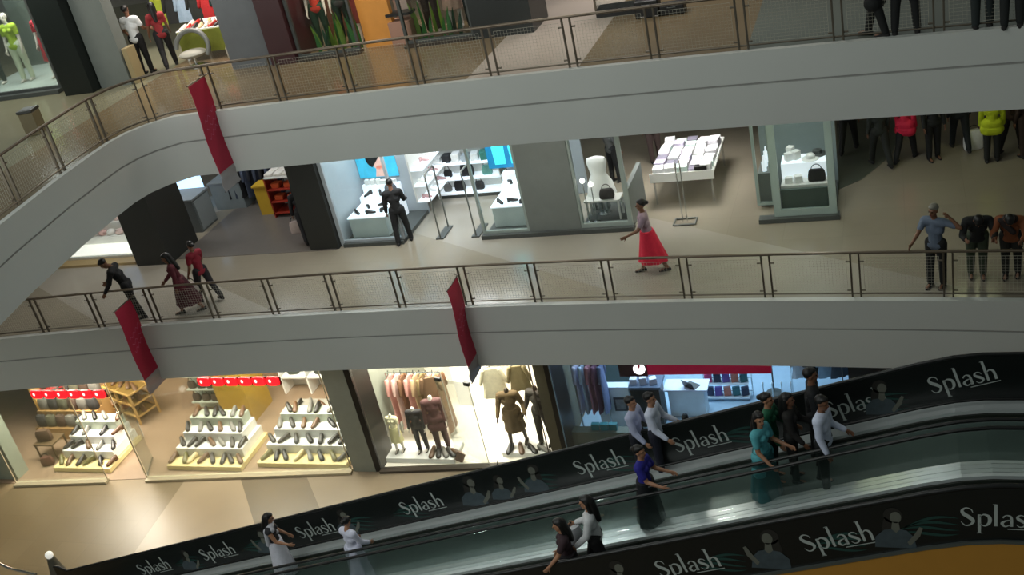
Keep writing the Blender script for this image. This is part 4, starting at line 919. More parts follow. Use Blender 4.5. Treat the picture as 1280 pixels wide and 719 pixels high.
t = thing('display_stand', 'black display stand heaped with white goods in the cool lit window', 'stand', (-6.15, 3.5, ZG + .012))
MB().box(-.36, .36, -.25, .25, 0, 1.15).build('panel', M_black, t); MB().box(-.42, .42, -.3, .3, 1.15, 1.22).build('top', mat('slate blue top', (70, 86, 110), .5), t)
for i in range(5): simple('white_pack', 'white pack on top of the black display stand', 'package', MB().box(-.09, .09, -.08, .08, 0, .16 + .03 * (i % 2)), mat('cool pack', (196, 206, 226), .5), (-6.42 + (i % 3) * .24, 3.4 + .25 * (i // 3), ZG + 1.232), .2 * i, bevel=.01, group='white packs on the black stand')
t = thing('goods_rack', 'wire rack of colourful goods on the pale blue wall', 'rack', (-4.35, 4.6, ZG + .012))
fm = MB()
for x in (-.6, .6): fm.tube([(x, 0, 0), (x, 0, 1.35)], .016, 6)
for z in (.15, .55, .95, 1.33): fm.tube([(-.6, 0, z), (.6, 0, z)], .012, 6)
fm.build('frame', M_steel, t); MB().box(-.55, .55, -.28, 0, .08, .12).build('tray', mat('cool white board', (206, 222, 232)), t); MB().box(-.55, .55, -.28, 0, .5, .53).build('tray', mat('cool white board', (206, 222, 232)), t); MB().box(-.55, .55, -.28, 0, .92, .95).build('tray', mat('cool white board', (206, 222, 232)), t)
pc = [('navy', (40, 52, 84)), ('pink', (220, 70, 130)), ('teal', (40, 110, 116)), ('violet', (120, 90, 180)), ('pink', (220, 70, 130)), ('navy', (40, 52, 84)), ('orange', (210, 130, 110))]
for k in range(3):
    for i in range(5):
        nm, c = pc[(k * 4 + i * 3) % 7]; simple('boxed_toy', '%s pack on the wire rack of colourful goods' % nm, 'package', MB().box(-.09, .09, -.05, .05, 0, .24), mat(nm + ' pack', c, .5), (-4.8 + i * .22, 4.45, ZG + .132 + (0, .41, .83)[k]), .1 * i, bevel=.01, group='%s packs on the wire rack' % nm)
t = thing('green_figure', 'dark green slim stand with round head right of the wire rack', 'stand', (-3.25, 4.7, ZG + .012)); MB().lathe([(.2, 0), (.2, .02), (.02, .05), (.02, .9)], n=12).build('pole', M_dgrey, t); MB().ell((0, 0, 1.1), (.16, .14, .24)).build('head', mat('dark sea green', (50, 96, 96), .5), t)
for i in range(4): simple('steel_bollard', 'thin pale post in front of the pale blue wall', 'post', MB().lathe([(.05, 0), (.05, .02), (.015, .04), (.015, .75), (.03, .78), (.005, .82)], n=10), mat('cool white board', (206, 222, 232)), (-3.4 + i * .22, 4.0, ZG + .012), group='thin posts in the cool lit shop')
t = thing('white_counter', 'white counter with a laptop, seen over the advert panel', 'counter', (-5.25, 3.9, ZG + .012)); MB().box(-.45, .45, -.2, .2, 0, .78).build('body', mat('cool white board', (206, 222, 232)), t, bevel=.01); MB().box(-.55, .55, -.25, .25, .78, .82).build('top', mat('cool pack', (196, 206, 226)), t)
t = thing('laptop', 'open grey laptop on the white counter', 'laptop', (-5.1, 3.85, ZG + .832), 2.6); MB().box(-.17, .17, -.12, .12, 0, .02).build('keyboard', M_dgrey, t); MB().cbox((0, .15, .12), (.34, .015, .24), Matrix.Rotation(-.35, 3, 'X')).build('screen', M_black, t)
hang_x = -2.3
for i, (nm, c) in enumerate((('white', (206, 216, 226)), ('black', (24, 26, 30)), ('pale blue', (160, 190, 214)), ('slate', (70, 84, 100)))): hanging('%s top on the rail at the right of the cool lit shop' % nm, -2.5 + i * .3, 4.4, ZG + 1.5, .44, .8, c, .4, seed=i + 100)
t = thing('clothes_rail', 'clothes rail at the right of the cool lit shop', 'clothes rail', (-2.0, 4.4, ZG + .012)); MB().tube([(-.75, 0, 1.62), (.7, 0, 1.62)], .02, 6).build('bar', M_steel, t)
for x in (-.75, .7): MB().tube([(x, 0, 0), (x, 0, 1.62)], .02, 6).build('upright', M_steel, t)
# red fascia sign with round white emblem
(x0, z0), (x1, z1) = on_wall(775, 456, 2.3), on_wall(963, 455, 2.3)
t = thing('shop_sign', 'long dark red fascia sign with a round white lit emblem', 'sign', (x0, 2.3, z0 - .30))
MB().box(0, x1 - x0, 0, .12, 0, .42).build('sign_board', mat('deep red board', (150, 14, 52), .4, emit=.35), t, bevel=.01)
MB().box(-.05, .62, -.03, .13, -.02, .40).build('end_panel', mat('dark maroon board', (52, 14, 26), .5), t)
ex = on_wall(799, 461, 2.27)[0] - x0
em = MB().prism([(ex + .14 * math.cos(a), .20 + .14 * math.sin(a)) for a in [2 * PI * k / 24 for k in range(24)]], -.06, -.03).build('round_emblem', mat('emblem white', (255, 245, 245), .5, emit=2.5), t)
MB().prism([(ex - .035, .36), (ex + .05, .36), (ex + .03, .26), (ex + .005, .21), (ex - .02, .26)], -.066, -.061).build('emblem_notch', mat('deep red board', (150, 14, 52)), em)

# ------------------------------------------------------------------ foot of the walkway
t = thing('ball_bollard', 'tapered grey bollard with a shiny ball beside the walkway foot', 'bollard', on_floor(73, 716, ZG) + (ZG,))
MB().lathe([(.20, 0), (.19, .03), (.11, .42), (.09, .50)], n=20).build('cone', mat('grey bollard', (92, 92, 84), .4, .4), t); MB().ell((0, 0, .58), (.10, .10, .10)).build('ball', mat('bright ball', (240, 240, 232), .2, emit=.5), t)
t = thing('guide_rail', 'curved chrome guide rail at the bottom left corner', 'rail', on_floor(18, 722, ZG) + (ZG,))
MB().tube([(-.75, .05, .0), (-.72, .05, .45), (-.62, .05, .55), (-.45, .03, .5), (.0, .0, .30), (.9, -.1, .26)], .04, 8).build('tube', M_chrome, t)
MB().tube([(.6, -.06, .0), (.6, -.06, .28)], .03, 8).build('upright', M_chrome, t)
# ------------------------------------------------------------------ people and mannequins
PENDING = []                               # (object, voxel size) meshes fused into one skin at the end
def fused(mb, name, m, parent, voxel):
    o = mb.build(name, m, parent)
    md = o.modifiers.new('fuse', 'REMESH'); md.mode = 'VOXEL'; md.voxel_size = voxel; md.use_smooth_shade = True
    sm = o.modifiers.new('soft', 'SMOOTH'); sm.factor = 0.5; sm.iterations = 2
    PENDING.append(o); return o
def figure(name, label, cat, pos, face, h=1.65, lean=0.0, side=0.0, head=(0.0, 0.0), arms=((.05, .10, .25), (.05, .10, .25)), legs=((.0, .05, .0), (.0, .05, .0)),
           skin=None, top=(60, 60, 60), sleeve='long', bottom=('trousers', (30, 32, 38)), hair='short', fem=False, scale_w=1.0, coarse=False, headless=False, mannequin=False, shoes=(24, 22, 22), group=None, scarf=None, hem=0.0, swing=0.0):
    """face 0 looks towards the atrium (-y), 90 to +x, 180 into the shops; arms/legs: (forward, outward, bend) radians, -x side first"""
    k = h / 1.70
    t = thing(name, label, cat, pos, RAD(face), group)
    skin = skin or M_skin1
    vx = 0.022 if coarse else 0.0115
    V3 = lambda s, f, u: Vector((s, -f, u))
    # legs
    hips, knees, ankles, toes = [], [], [], []
    low = 0
    for i, sgn in enumerate((-1, 1)):
        f, o_, b = legs[i]
        hp = V3(sgn * .095, 0, 0)
        d1 = V3(sgn * math.sin(o_), math.sin(f), -math.cos(f)); d2 = V3(sgn * math.sin(o_) * .5, math.sin(f - b), -math.cos(f - b))
        kn = hp + d1 * .43; an = kn + d2 * .41
        hips.append(hp); knees.append(kn); ankles.append(an); low = min(low, an.z)
    pel = Vector((0, 0, -low + .085))
    hips = [v + pel for v in hips]; knees = [v + pel for v in knees]; ankles = [v + pel for v in ankles]
    tor = V3(math.sin(side), math.sin(lean), math.cos(lean) * math.cos(side)).normalized()
    ch = pel + tor * .28; nb = pel + tor * .50; shl = pel + tor * .455
    sw = (.165 if fem else .19) * scale_w
    hl = lean + head[0]
    hd = V3(math.sin(side) + .0, math.sin(hl), math.cos(hl)).normalized()
    nt = nb + hd * .075; hc = nb + hd * .185
    Mh = Matrix.Rotation(head[1], 3, 'Z') @ Matrix.Rotation(hl, 3, 'X')
    H = lambda s, f, u: hc + Mh @ V3(s, f, u)
    sh, el, wr, hdv = [], [], [], []
    for i, sgn in enumerate((-1, 1)):
        f, o_, b = arms[i][:3]; inn = arms[i][3] if len(arms[i]) > 3 else 0.0
        s0 = shl + V3(sgn * sw, 0, 0)
        d1 = V3(sgn * math.sin(o_), math.sin(f + lean * .6) * math.cos(o_), -math.cos(f + lean * .6) * math.cos(o_)).normalized()
        d2 = V3(sgn * (math.sin(o_) * .6 - inn), math.sin(f + lean * .6 + b), -math.cos(f + lean * .6 + b)).normalized()
        e = s0 + d1 * .285; w = e + d2 * .25
        sh.append(s0); el.append(e); wr.append(w); hdv.append(d2)
    S = lambda v: Vector(v) * k
    cap = lambda mb, a, b, r0, r1: mb.cap(S(a), S(b), r0 * k, r1 * k)
    # body: one fused skin with head, hands and feet
    body = MB()
    wr_ = .8 if fem else 1.0
    cap(body, pel + Vector((0, 0, .02)), ch, .105, .105 * wr_); cap(body, pel + V3(-.055, 0, .0), pel + V3(.055, 0, 0), .105, .105)
    cap(body, ch + V3(-.05, 0, 0), ch + V3(.05, 0, 0), .10 * wr_ + .01, .10 * wr_ + .01); cap(body, shl + V3(-sw + .03, 0, -.01), shl + V3(sw - .03, 0, -.01), .075, .075); cap(body, ch, shl, .105 * wr_, .085)
    if fem:
        for s in (-1, 1): body.ell(S(ch + tor * .09 + V3(s * .065, .075, 0)), (.058 * k,) * 3)
    cap(body, nb - hd * .03, nt, .062, .052)
    for i in (0, 1):
        cap(body, hips[i] - Vector((0, 0, .0)), knees[i], .092, .058); cap(body, knees[i], ankles[i], .060, .038)
        fw = V3(0, .15, 0); cap(body, ankles[i] + Vector((0, 0, -.04)) + V3(0, -.02, 0), ankles[i] + Vector((0, 0, -.052)) + fw, .040, .030)
        cap(body, sh[i], el[i], .053, .040); cap(body, el[i], wr[i], .041, .027)
        # hand: palm, four unequal bent fingers, thumb leaving the side of the palm
        d = hdv[i]; sgn = (-1, 1)[i]; a = d.cross(V3(sgn, 0, 0)); a = a.normalized() if a.length > .1 else Vector((0, 1, 0)); nrm = d.cross(a)
        pm = wr[i] + d * .05
        Mp = Matrix((a, nrm, d)).transposed(); body.ell(S(pm), (.040 * k, .017 * k, .056 * k), 10, 6, Mp)
        for q, (off, L) in enumerate(((-.029, .060), (-.010, .072), (.010, .068), (.029, .052))):
            b0 = wr[i] + d * .088 + a * off; b1 = b0 + d * L * .55 + a * off * .12 + nrm * .006; b2 = b1 + d * L * .42 + nrm * .022
            cap(body, b0 - d * .02, b1, .0095, .009); cap(body, b1, b2, .009, .0075)
        t0 = wr[i] + d * .035 - a * .028; t1 = t0 + d * .035 - a * .03; cap(body, t0, t1, .012, .0105); cap(body, t1, t1 + d * .03 - a * .008, .0105, .009)
    if not headless:
        body.ell(S(H(0, -.012, .025)), (.076 * k, .092 * k, .098 * k), 14, 10, Mh); body.ell(S(H(0, .022, -.045)), (.058 * k, .066 * k, .075 * k), 12, 8, Mh)
        cap(body, H(0, .085, .015), H(0, .108, -.018), .010, .015); cap(body, H(-.022, .080, -.052), H(.022, .080, -.052), .011, .011); body.ell(S(H(0, .068, -.098)), (.026 * k, .022 * k, .020 * k), 8, 6, Mh)
        for s in (-1, 1): body.ell(S(H(s * .077, -.005, -.005)), (.012 * k, .022 * k, .034 * k), 8, 6, Mh); cap(body, H(s * .018, .082, .034), H(s * .05, .070, .032), .010, .008)
    fused(body, 'body', skin, t, vx * k)
    if not headless and not mannequin:
        for s in (-1, 1): MB().ell(S(H(s * .032, .080, .012)), (.013 * k, .009 * k, .009 * k), 8, 6, Mh).build('eye', M_eye, t)
        MB().cap(S(H(-.022, .093, -.05)), S(H(.022, .093, -.05)), .006 * k, .006 * k).build('mouth', mat('lip', (120, 58, 52), .5), t)
    # hair
    hm = M_hair
    if not headless and hair:
        hb = MB()
        if hair == 'grey': hm = mat('grey hair', (120, 118, 108), .6, noise=.3, scale=40)
        hb.ell(S(H(0, -.030, .045)), (.086 * k, .092 * k, .090 * k), 14, 10, Mh); hb.ell(S(H(0, .02, .088)), (.066 * k, .062 * k, .038 * k), 12, 8, Mh)
        if hair == 'long':
            cap(hb, H(0, -.07, .02), nb + V3(0, -.09, -.02), .075, .070); cap(hb, nb + V3(0, -.09, -.02), ch + V3(0, -.125, .06), .070, .045)
            for s in (-1, 1): cap(hb, H(s * .072, -.03, .03), nb + V3(s * .07, -.03, .0), .03, .03)
        elif hair == 'bun': hb.ell(S(H(0, -.125, .03)), (.048 * k,) * 3)
        fused(hb, 'hair', hm, t, vx * k)
    # clothes
    if top:
        g = .014; tb = MB(); b2 = fused
        base = pel + Vector((0, 0, -.04 - hem))
        hw = .055 if not hem else .10
        cap(tb, pel + V3(-hw, 0, -.02 - hem), pel + V3(hw, 0, -.02 - hem), (.135 if hem else .112) + g, (.135 if hem else .112) + g)
        if hem: cap(tb, pel + V3(-.08, 0, 0), pel + V3(.08, 0, 0), .130 + g, .130 + g)
        cap(tb, pel + Vector((0, 0, -.02 - hem)), ch, .112 + g, .108 * wr_ + g); cap(tb, ch + V3(-.05, 0, 0), ch + V3(.05, 0, 0), .108 * wr_ + g, .108 * wr_ + g)
        cap(tb, shl + V3(-sw + .03, 0, -.01), shl + V3(sw - .03, 0, -.01), .078 + g, .078 + g); cap(tb, ch, shl - tor * .02, .110 * wr_ + g, .085 + g)
        if fem:
            for s in (-1, 1): tb.ell(S(ch + tor * .09 + V3(s * .065, .075, 0)), (.068 * k,) * 3)
        for i in (0, 1):
            e = el[i] if sleeve != 'short' else sh[i].lerp(el[i], .62)
            if sleeve != 'none': cap(tb, sh[i], e, .056 + g, .046 + g)
            if sleeve == 'long': cap(tb, el[i], wr[i] - hdv[i] * .015, .045 + g, .034 + g * .8)
        fused(tb, 'blouse' if fem else 'shirt', cloth(top), t, max(vx, .0125) * k)
        if not headless and not mannequin and not coarse:
            MB().lathe([(.066 * k, -.01 * k), (.074 * k, .012 * k), (.064 * k, .03 * k)], tuple(S(nb - hd * .02)), 16).build('collar', cloth(top), t)
    if bottom:
        kind, bc = bottom; bb = MB(); g = .012
        if kind == 'trousers':
            cap(bb, pel + V3(-.055, 0, .0), pel + V3(.055, 0, .0), .108 + g, .108 + g); cap(bb, pel, pel + tor * .10, .108 + g, .10 + g)
            for i in (0, 1): cap(bb, hips[i], knees[i], .098 + g, .066 + g); cap(bb, knees[i], ankles[i] + Vector((0, 0, .015)), .066 + g, .050 + g)
            fused(bb, 'trousers', cloth(bc), t, max(vx, .0125) * k)
        else:
            mid = (ankles[0] + ankles[1]) / 2; spread = max(.02, (ankles[0] - ankles[1]).length * .5)
            zt = pel.z + .10; zb = {'longskirt': .12, 'skirt': .45, 'dress': .28}[kind]; rings = []; n = 36
            for j in range(10):
                u = j / 9; z = zt + (zb - zt) * u; fl = .085 if kind == 'longskirt' else .03; rx = (.168 + g) + (fl * .8 + spread * .18) * u; ry = (.132 + g) + (fl + abs(ankles[0].y - ankles[1].y) * .26) * u
                cx = pel.x + (mid.x - pel.x) * u + swing * u; cy = pel.y + (mid.y - pel.y) * u - tor.y * -.05 * (1 - u)
                rings.append([S((cx + rx * (1 + .07 * u * math.sin(8 * a)) * math.cos(a), cy + ry * (1 + .10 * u * math.sin(7 * a + 1)) * math.sin(a), z)) for a in [2 * PI * q / n for q in range(n)]])
            bb.loft(rings).build('skirt', cloth(bc), t)
    if scarf:
        sb = MB(); cap(sb, nb + V3(-.05, .02, -.01), nb + V3(.05, .02, -.01), .085, .085); cap(sb, shl + V3(-sw * .8, .05, 0), shl + V3(sw * .3, .09, -.2), .06, .05); cap(sb, shl + V3(-sw * .8, -.05, 0), ch + V3(-sw * .6, -.12, -.2), .06, .05)
        fused(sb, 'shawl', cloth(scarf), t, .0135 * k)
    if not mannequin or shoes:
        for i in (0, 1):
            a = ankles[i]; sm = MB(); rings = []
            for f, w, hh, z0 in ((-.075, .02, .05, 0), (-.055, .042, .085, 0), (0, .046, .095, 0), (.07, .046, .07, 0), (.14, .044, .05, 0), (.185, .022, .036, .004)):
                zz = a.z - .085
                rings.append([S((a.x + w * math.cos(q), a.y - f, zz + z0 + (hh - z0) * (.5 + .5 * math.sin(q)))) for q in [2 * PI * j / 12 for j in range(12)]])
            sm.loft(rings).build('shoe', cloth(shoes), t)
    t['hand_l'] = 0; del t['hand_l']
    Rz = Matrix.Rotation(RAD(face), 3, 'Z')
    return t, [Vector(pos) + Rz @ S(w + d * .08) for w, d in zip(wr, hdv)]
def person(label, pos, face, **k): return figure('person', label, 'person', pos, face, **k)
def P1(px, py): return on_floor(px, py, Z1) + (Z1,)
def P2(px, py): return on_floor(px, py, Z2) + (Z2,)
def PR(px, py, h):
    x, y = on_ramp(px, py, h); return (x, y, ramp_z(x) - .10)
WALK = ((.32, .04, .10), (-.28, .04, .25)); WALK2 = ((-.28, .04, .25), (.32, .04, .10)); STAND = ((.04, .02, .0), (-.04, .02, .0))
BLK = (20, 21, 24)

# middle gallery
x, y = on_floor(126, 333, 1.62)
person('person in a black suit looking down, walking left behind the leftmost lower banner', (x + .10, max(y, .10), 0), 290, h=1.72, lean=.34, head=(.5, .1), arms=((.4, .12, .3), (.2, .12, .3)), legs=((.14, .04, .05), (-.14, .04, .1)), top=BLK, scale_w=1.1, bottom=('trousers', BLK), skin=M_skin1)
person('person in a dark red dress walking left past the black column', on_floor(240, 391, 0) + (0,), 300, h=1.62, fem=True, lean=.12, head=(.15, 0), arms=((.3, .10, .5), (-.1, .12, .2)), legs=WALK, top=(84, 22, 34), bottom=('dress', (64, 18, 28)), hair='long', hem=.1)
pp, hh = person('person in a crimson top with a pale bag, behind the dark red dress', on_floor(264, 376, 0) + (0,), 250, h=1.60, fem=True, arms=((.4, .25, .3), (.1, .2, .4)), legs=WALK2, top=(128, 18, 38), bottom=('trousers', (30, 26, 30)), hair='bun', sleeve='short')
bag('shoulder_bag', 'pale bag carried by the person in the crimson top', (hh[1].x, hh[1].y, hh[1].z - .40), .6, (206, 196, 190), .30, .26, .12)
pp, hh = person('person in dark clothes with shopping bags beside the right dark column', (-14.32, 3.75, 0), 215, h=1.62, arms=((.1, .12, .15), (.1, .2, .1)), legs=WALK, top=(26, 26, 30), bottom=('trousers', (24, 24, 28)), fem=True, hair='long')
bag('shopping_bag', 'pale pinkish shopping bag held by the person beside the right dark column', (hh[1].x, hh[1].y, hh[1].z - .43), .3, (176, 160, 154), .30, .32, .14)
person('person all in black standing before the white shoe tiers', on_floor(507, 303, 0) + (0,), 200, h=1.66, head=(.25, .2), arms=((.35, .15, .9), (.05, .2, .3)), legs=((.10, .10, .05), (-.10, .10, .08)), top=(18, 19, 22), bottom=('trousers', (18, 19, 22)))
person('person in a lilac top and long red skirt striding across the gallery', on_floor(817, 340, 0) + (0,), 285, h=1.66, fem=True, arms=((-.2, .55, .15), (.55, .2, .7)), legs=((.27, .03, .06), (-.27, .03, .2)), top=(150, 128, 140), sleeve='short', bottom=('dress', (206, 34, 62)), hair='bun', skin=M_skin1, lean=.06)
person('person in grey shirt and black trousers half hidden right of the white dress', on_floor(771, 227, 0) + (0,), 140, h=1.66, legs=STAND, top=(92, 92, 92), bottom=('trousers', BLK), coarse=False)
person('person in brown clothes half hidden left of the bargain table', on_floor(821, 203, 0) + (0,), 200, h=1.64, legs=STAND, top=(60, 50, 48), bottom=('trousers', (70, 56, 54)), coarse=True)
crowd = [((1062, 189), 170, (30, 30, 32), (26, 27, 26), 'person in dark trousers, first of the crowd beside the tall glass case', WALK),
         ((1101, 207), 200, (36, 40, 36), (30, 32, 28), 'person in dark clothes with wide stride, second of the crowd from the glass case', WALK2),
         ((1133, 200), 160, (204, 28, 64), (16, 17, 18), 'person in a crimson top and black trousers in the crowd', WALK),
         ((1167, 199), 20, (24, 26, 28), (18, 19, 20), 'person in black between the crimson top and the blue trousers', STAND),
         ((1200, 187), 190, (30, 34, 40), (22, 28, 32), 'person in dark blue trousers left of the shiny carrier bag', WALK2),
         ((1240, 202), 180, (186, 200, 30), (26, 28, 26), 'person in a yellow green shirt in the crowd', STAND),
         ((1264, 189), 150, (60, 40, 30), (30, 26, 22), 'person in dark brown right of the yellow green shirt', WALK),
         ((1283, 196), 210, (50, 34, 26), (44, 30, 22), 'person in brown cut by the right frame edge behind the crowd', STAND)]
for c, f, tp, bt, lb, lg in crowd:
    person(lb, on_floor(*c, 0) + (0,), f, h=1.66, top=tp, bottom=('trousers', bt), legs=lg, fem=(c[0] in (1133,)), hem=.12 if c[0] in (1133, 1240) else 0)
# three at the railing on the right
x, y = on_floor(1172, 367, 0)
person('person in a grey blue shirt at the railing with one elbow raised', (x, .22, 0), 335, h=1.66, head=(.1, -.2), arms=((.75, .12, .35), (.2, 1.35, 2.75, 1.5)), legs=STAND, top=(92, 104, 122), sleeve='short', bottom=('trousers', (14, 15, 16)), hair='grey', lean=.08)
x, y = on_floor(1228, 368, 0)
person('person in a black jacket and olive trousers bent over the railing', (x - .05, .40, 0), 0, h=1.70, lean=.50, head=(.8, 0), arms=((.55, .25, .9, .3), (.55, .25, .9, .3)), legs=((-.18, .0, .0), (-.13, .02, .0)), top=(14, 15, 17), bottom=('trousers', (52, 62, 46)))
x, y = on_floor(1260, 372, 0)
person('person in an orange brown top bent over the railing at the right edge', (x + .10, .34, 0), 350, h=1.70, lean=.48, head=(.8, .2), arms=((.6, .2, .8, .3), (.5, .25, .9, .3)), legs=((-.15, .0, .0), (-.20, .01, .05)), top=(120, 66, 34), bottom=('trousers', (24, 24, 20)), scarf=(30, 18, 16))

# upper gallery
for c, f, tp, bt, lb, lg, kw in (((1096, 48), 250, (18, 20, 20), (14, 16, 16), 'person in a long dark coat with crossed legs at the upper railing', ((.20, .0, .0), (-.15, -.06, .1)), dict(hem=.3)),
                             ((1133, 46), 180, (24, 26, 28), (16, 18, 18), 'person in black trousers standing apart at the upper railing', ((.0, .12, .0), (.0, .12, .0)), {}),
                             ((1229, 38), 185, (40, 44, 46), (30, 38, 38), 'person in dark grey trousers, left of the pair at the upper right corner', STAND, {}),
                             ((1266, 38), 170, (30, 34, 36), (24, 28, 28), 'person in near black trousers, right of the pair at the upper right corner', STAND, {})):
    p = on_floor(*c, Z2); person(lb, (p[0], p[1] + .10, Z2), f, h=1.68, top=tp, bottom=('trousers', bt), legs=lg, **kw)
person('person in a white shirt at the entrance of the upper left shop', P2(186, 92), 185, h=1.66, arms=((.3, .2, .9), (.2, .3, .6)), legs=STAND, top=(232, 234, 236), sleeve='short', bottom=('trousers', (20, 20, 22)))
person('person in a red patterned top beside the white shirt, upper left shop', P2(216, 84), 215, h=1.62, fem=True, arms=((.2, .15, .6), (.1, .3, .3)), legs=WALK, top=(150, 44, 48), sleeve='short', bottom=('trousers', (26, 24, 26)), hair='long')
# mannequins of the upper left window
M_mann = mat('pale mannequin', (214, 206, 194), .4, noise=.03)
for (x, y), tp, bt, lb in (((-21.15, 4.0), (150, 176, 40), ('trousers', (196, 204, 176)), 'mannequin in a lime green top in the upper left window'), ((-20.15, 4.0), (170, 20, 40), ('skirt', (170, 20, 40)), 'mannequin in a crimson dress in the upper left window'), ((-20.75, 5.0), (214, 70, 42), ('trousers', (26, 30, 28)), 'mannequin in an orange red top at the back of the upper left window'), ((-22.1, 4.0), (34, 44, 34), ('trousers', (30, 40, 34)), 'mannequin in dark green at the left of the upper left window')):
    figure('mannequin', lb, 'mannequin', (x, y, Z2 + .12), 10, h=1.75, skin=M_mann, top=tp, bottom=bt, hair=None, mannequin=True, fem=True, sleeve='short', shoes=None, legs=STAND)
for (x, y), tp, bt, lb in (((-12.35, 3.9), (200, 60, 40), ('trousers', (30, 60, 40)), 'mannequin in a red top among the left green stems'), ((-11.85, 4.1), (60, 62, 60), ('trousers', (22, 44, 34)), 'mannequin in a grey top among the left green stems'), ((-11.35, 4.0), (150, 50, 44), ('skirt', (110, 44, 36)), 'mannequin in a brick red dress among the left green stems'),
                       ((-9.6, 3.9), (80, 54, 44), ('trousers', (60, 44, 36)), 'mannequin in brown among the right green stems'), ((-9.1, 4.0), (196, 160, 140), ('skirt', (196, 160, 140)), 'mannequin in a pale pink dress among the right green stems'), ((-8.65, 3.95), (24, 40, 34), ('trousers', (20, 30, 28)), 'mannequin in dark green among the right green stems')):
    figure('mannequin', lb, 'mannequin', (x, y, Z2), 15, h=1.72, skin=M_mann, top=tp, bottom=bt, hair=None, mannequin=True, fem=True, sleeve='short', shoes=None, legs=STAND)
# mannequins of the bright clothing window
zc = ZG + .155
figure('mannequin', 'adult mannequin in a brown short suit, bright clothing window', 'mannequin', (-9.33, 2.3, zc), 10, h=1.9, headless=True, skin=mat('dark mannequin', (60, 46, 34), .5), top=(96, 76, 46), bottom=('skirt', (88, 70, 44)), hair=None, mannequin=True, legs=((.08, .10, .0), (-.1, .12, .0)), arms=((.1, .25, .5), (.05, .35, .7)), hem=.15)
figure('mannequin', 'headless mannequin in a dark suit nearest the olive pillar', 'mannequin', (-8.60, 2.35, zc), 350, h=1.92, headless=True, skin=mat('dark mannequin', (60, 46, 34), .5), top=(52, 46, 38), bottom=('trousers', (50, 46, 40)), hair=None, mannequin=True, legs=((.04, .04, .0), (-.04, .04, .0)), arms=((.1, .25, .6), (.05, .2, .2)))
figure('mannequin', 'child mannequin in white and yellow on the left of the platform', 'mannequin', (-12.5, 1.95, zc), 0, h=1.3, skin=M_mann, top=(226, 218, 180), bottom=('skirt', (222, 214, 160)), hair=None, mannequin=True, headless=True, fem=True, sleeve='short', legs=STAND)
figure('mannequin', 'child mannequin in a black suit at the centre of the platform', 'mannequin', (-11.85, 2.0, zc), 5, h=1.5, skin=M_mann, top=(46, 44, 46), bottom=('trousers', (34, 34, 38)), hair=None, mannequin=True, headless=True, legs=STAND)
figure('mannequin', 'tall child mannequin in a dark plum coat on the right of the platform', 'mannequin', (-11.3, 2.05, zc), 15, h=1.85, skin=M_mann, top=(84, 52, 50), bottom=('trousers', (74, 48, 46)), hair=None, mannequin=True, headless=True, legs=STAND, hem=.2)

# riders on the moving walkways
person('person with long black hair and white skirt nearest the foot of the walkway', PR(329, 640, 1.60), 110, h=1.62, fem=True, hair='long', head=(.3, .2), arms=((.3, .1, .8), (.2, .2, .5)), legs=STAND, top=(40, 40, 44), sleeve='none', bottom=('longskirt', (214, 214, 226)), scarf=(190, 190, 198), skin=M_skin2)
x, y, z = PR(427, 645, 1.52)
person('person in a long white shirt, second rider from the foot of the walkway', (x, y, z), 160, h=1.52, head=(.35, .1), fem=True, hair='bun', arms=((.3, .1, .6), (.3, .1, .6)), legs=STAND, top=(206, 208, 226), bottom=('longskirt', (200, 204, 222)), hem=.15, skin=M_skin2)
pp, hh = person('person with black hair in a dark plum dress riding the outer walkway', PR(698, 644, 1.56), 285, h=1.56, fem=True, hair='long', head=(.2, 0), arms=((.2, .15, .3), (.5, .2, .3)), legs=STAND, top=(52, 34, 40), sleeve='short', bottom=('longskirt', (34, 28, 34)), skin=M_skin2)
pp, hh = person('person in a white shirt and black trousers riding the outer walkway', PR(731, 614, 1.66), 275, h=1.66, fem=True, hair='long', head=(.15, 0), arms=((.35, .15, .8), (.25, .2, .6)), legs=WALK, top=(206, 208, 210), bottom=('trousers', (12, 13, 15)), skin=M_skin2)
bag('plastic_bag', 'white bag carried by the rider in white shirt and black trousers', (hh[0].x, hh[0].y, hh[0].z - .40), .9, (214, 216, 222), .26, .32, .14)
person('person in a pale shirt standing close to the far advert panel', PR(786, 492, 1.62), 80, h=1.62, arms=((.3, .15, .5), (.2, .2, .7)), legs=STAND, top=(178, 184, 212), bottom=('trousers', (22, 24, 36)), skin=M_skin2)
person('person in a white patterned shirt with arm forward, beside the pale shirt', PR(810, 487, 1.66), 85, h=1.66, arms=((.3, .15, .6), (.35, .15, .7)), legs=STAND, top=(206, 212, 232), bottom=('trousers', (26, 28, 44)), skin=M_skin2)
person('person in a deep blue top in front of the two pale shirts', PR(797, 553, 1.60), 80, h=1.60, fem=True, hair='bun', arms=((.5, .1, .9), (.45, .15, .9)), legs=STAND, top=(36, 34, 136), sleeve='short', bottom=('longskirt', (16, 18, 24)), skin=M_skin2)
person('person in a long teal tunic resting an arm on the handrail', PR(946, 511, 1.62), 65, h=1.62, fem=True, hair='long', head=(.1, -.5), arms=((.25, .15, .7), (.35, .12, 1.0)), legs=STAND, top=(84, 168, 178), sleeve='short', bottom=('longskirt', (44, 104, 110)), hem=.25, skin=M_skin2)
person('person in a dark green top behind the teal tunic', PR(957, 487, 1.62), 80, h=1.62, fem=True, hair='bun', arms=((.2, .1, .4), (.4, .12, .7)), legs=STAND, top=(22, 92, 64), bottom=('trousers', (20, 34, 30)), skin=M_skin2)
person('person in a dark brown top between the green top and the white shirt', PR(983, 487, 1.60), 85, h=1.60, fem=True, hair='long', arms=((.2, .1, .5), (.4, .12, .8)), legs=STAND, top=(30, 28, 26), bottom=('trousers', (22, 24, 24)), skin=M_skin1)
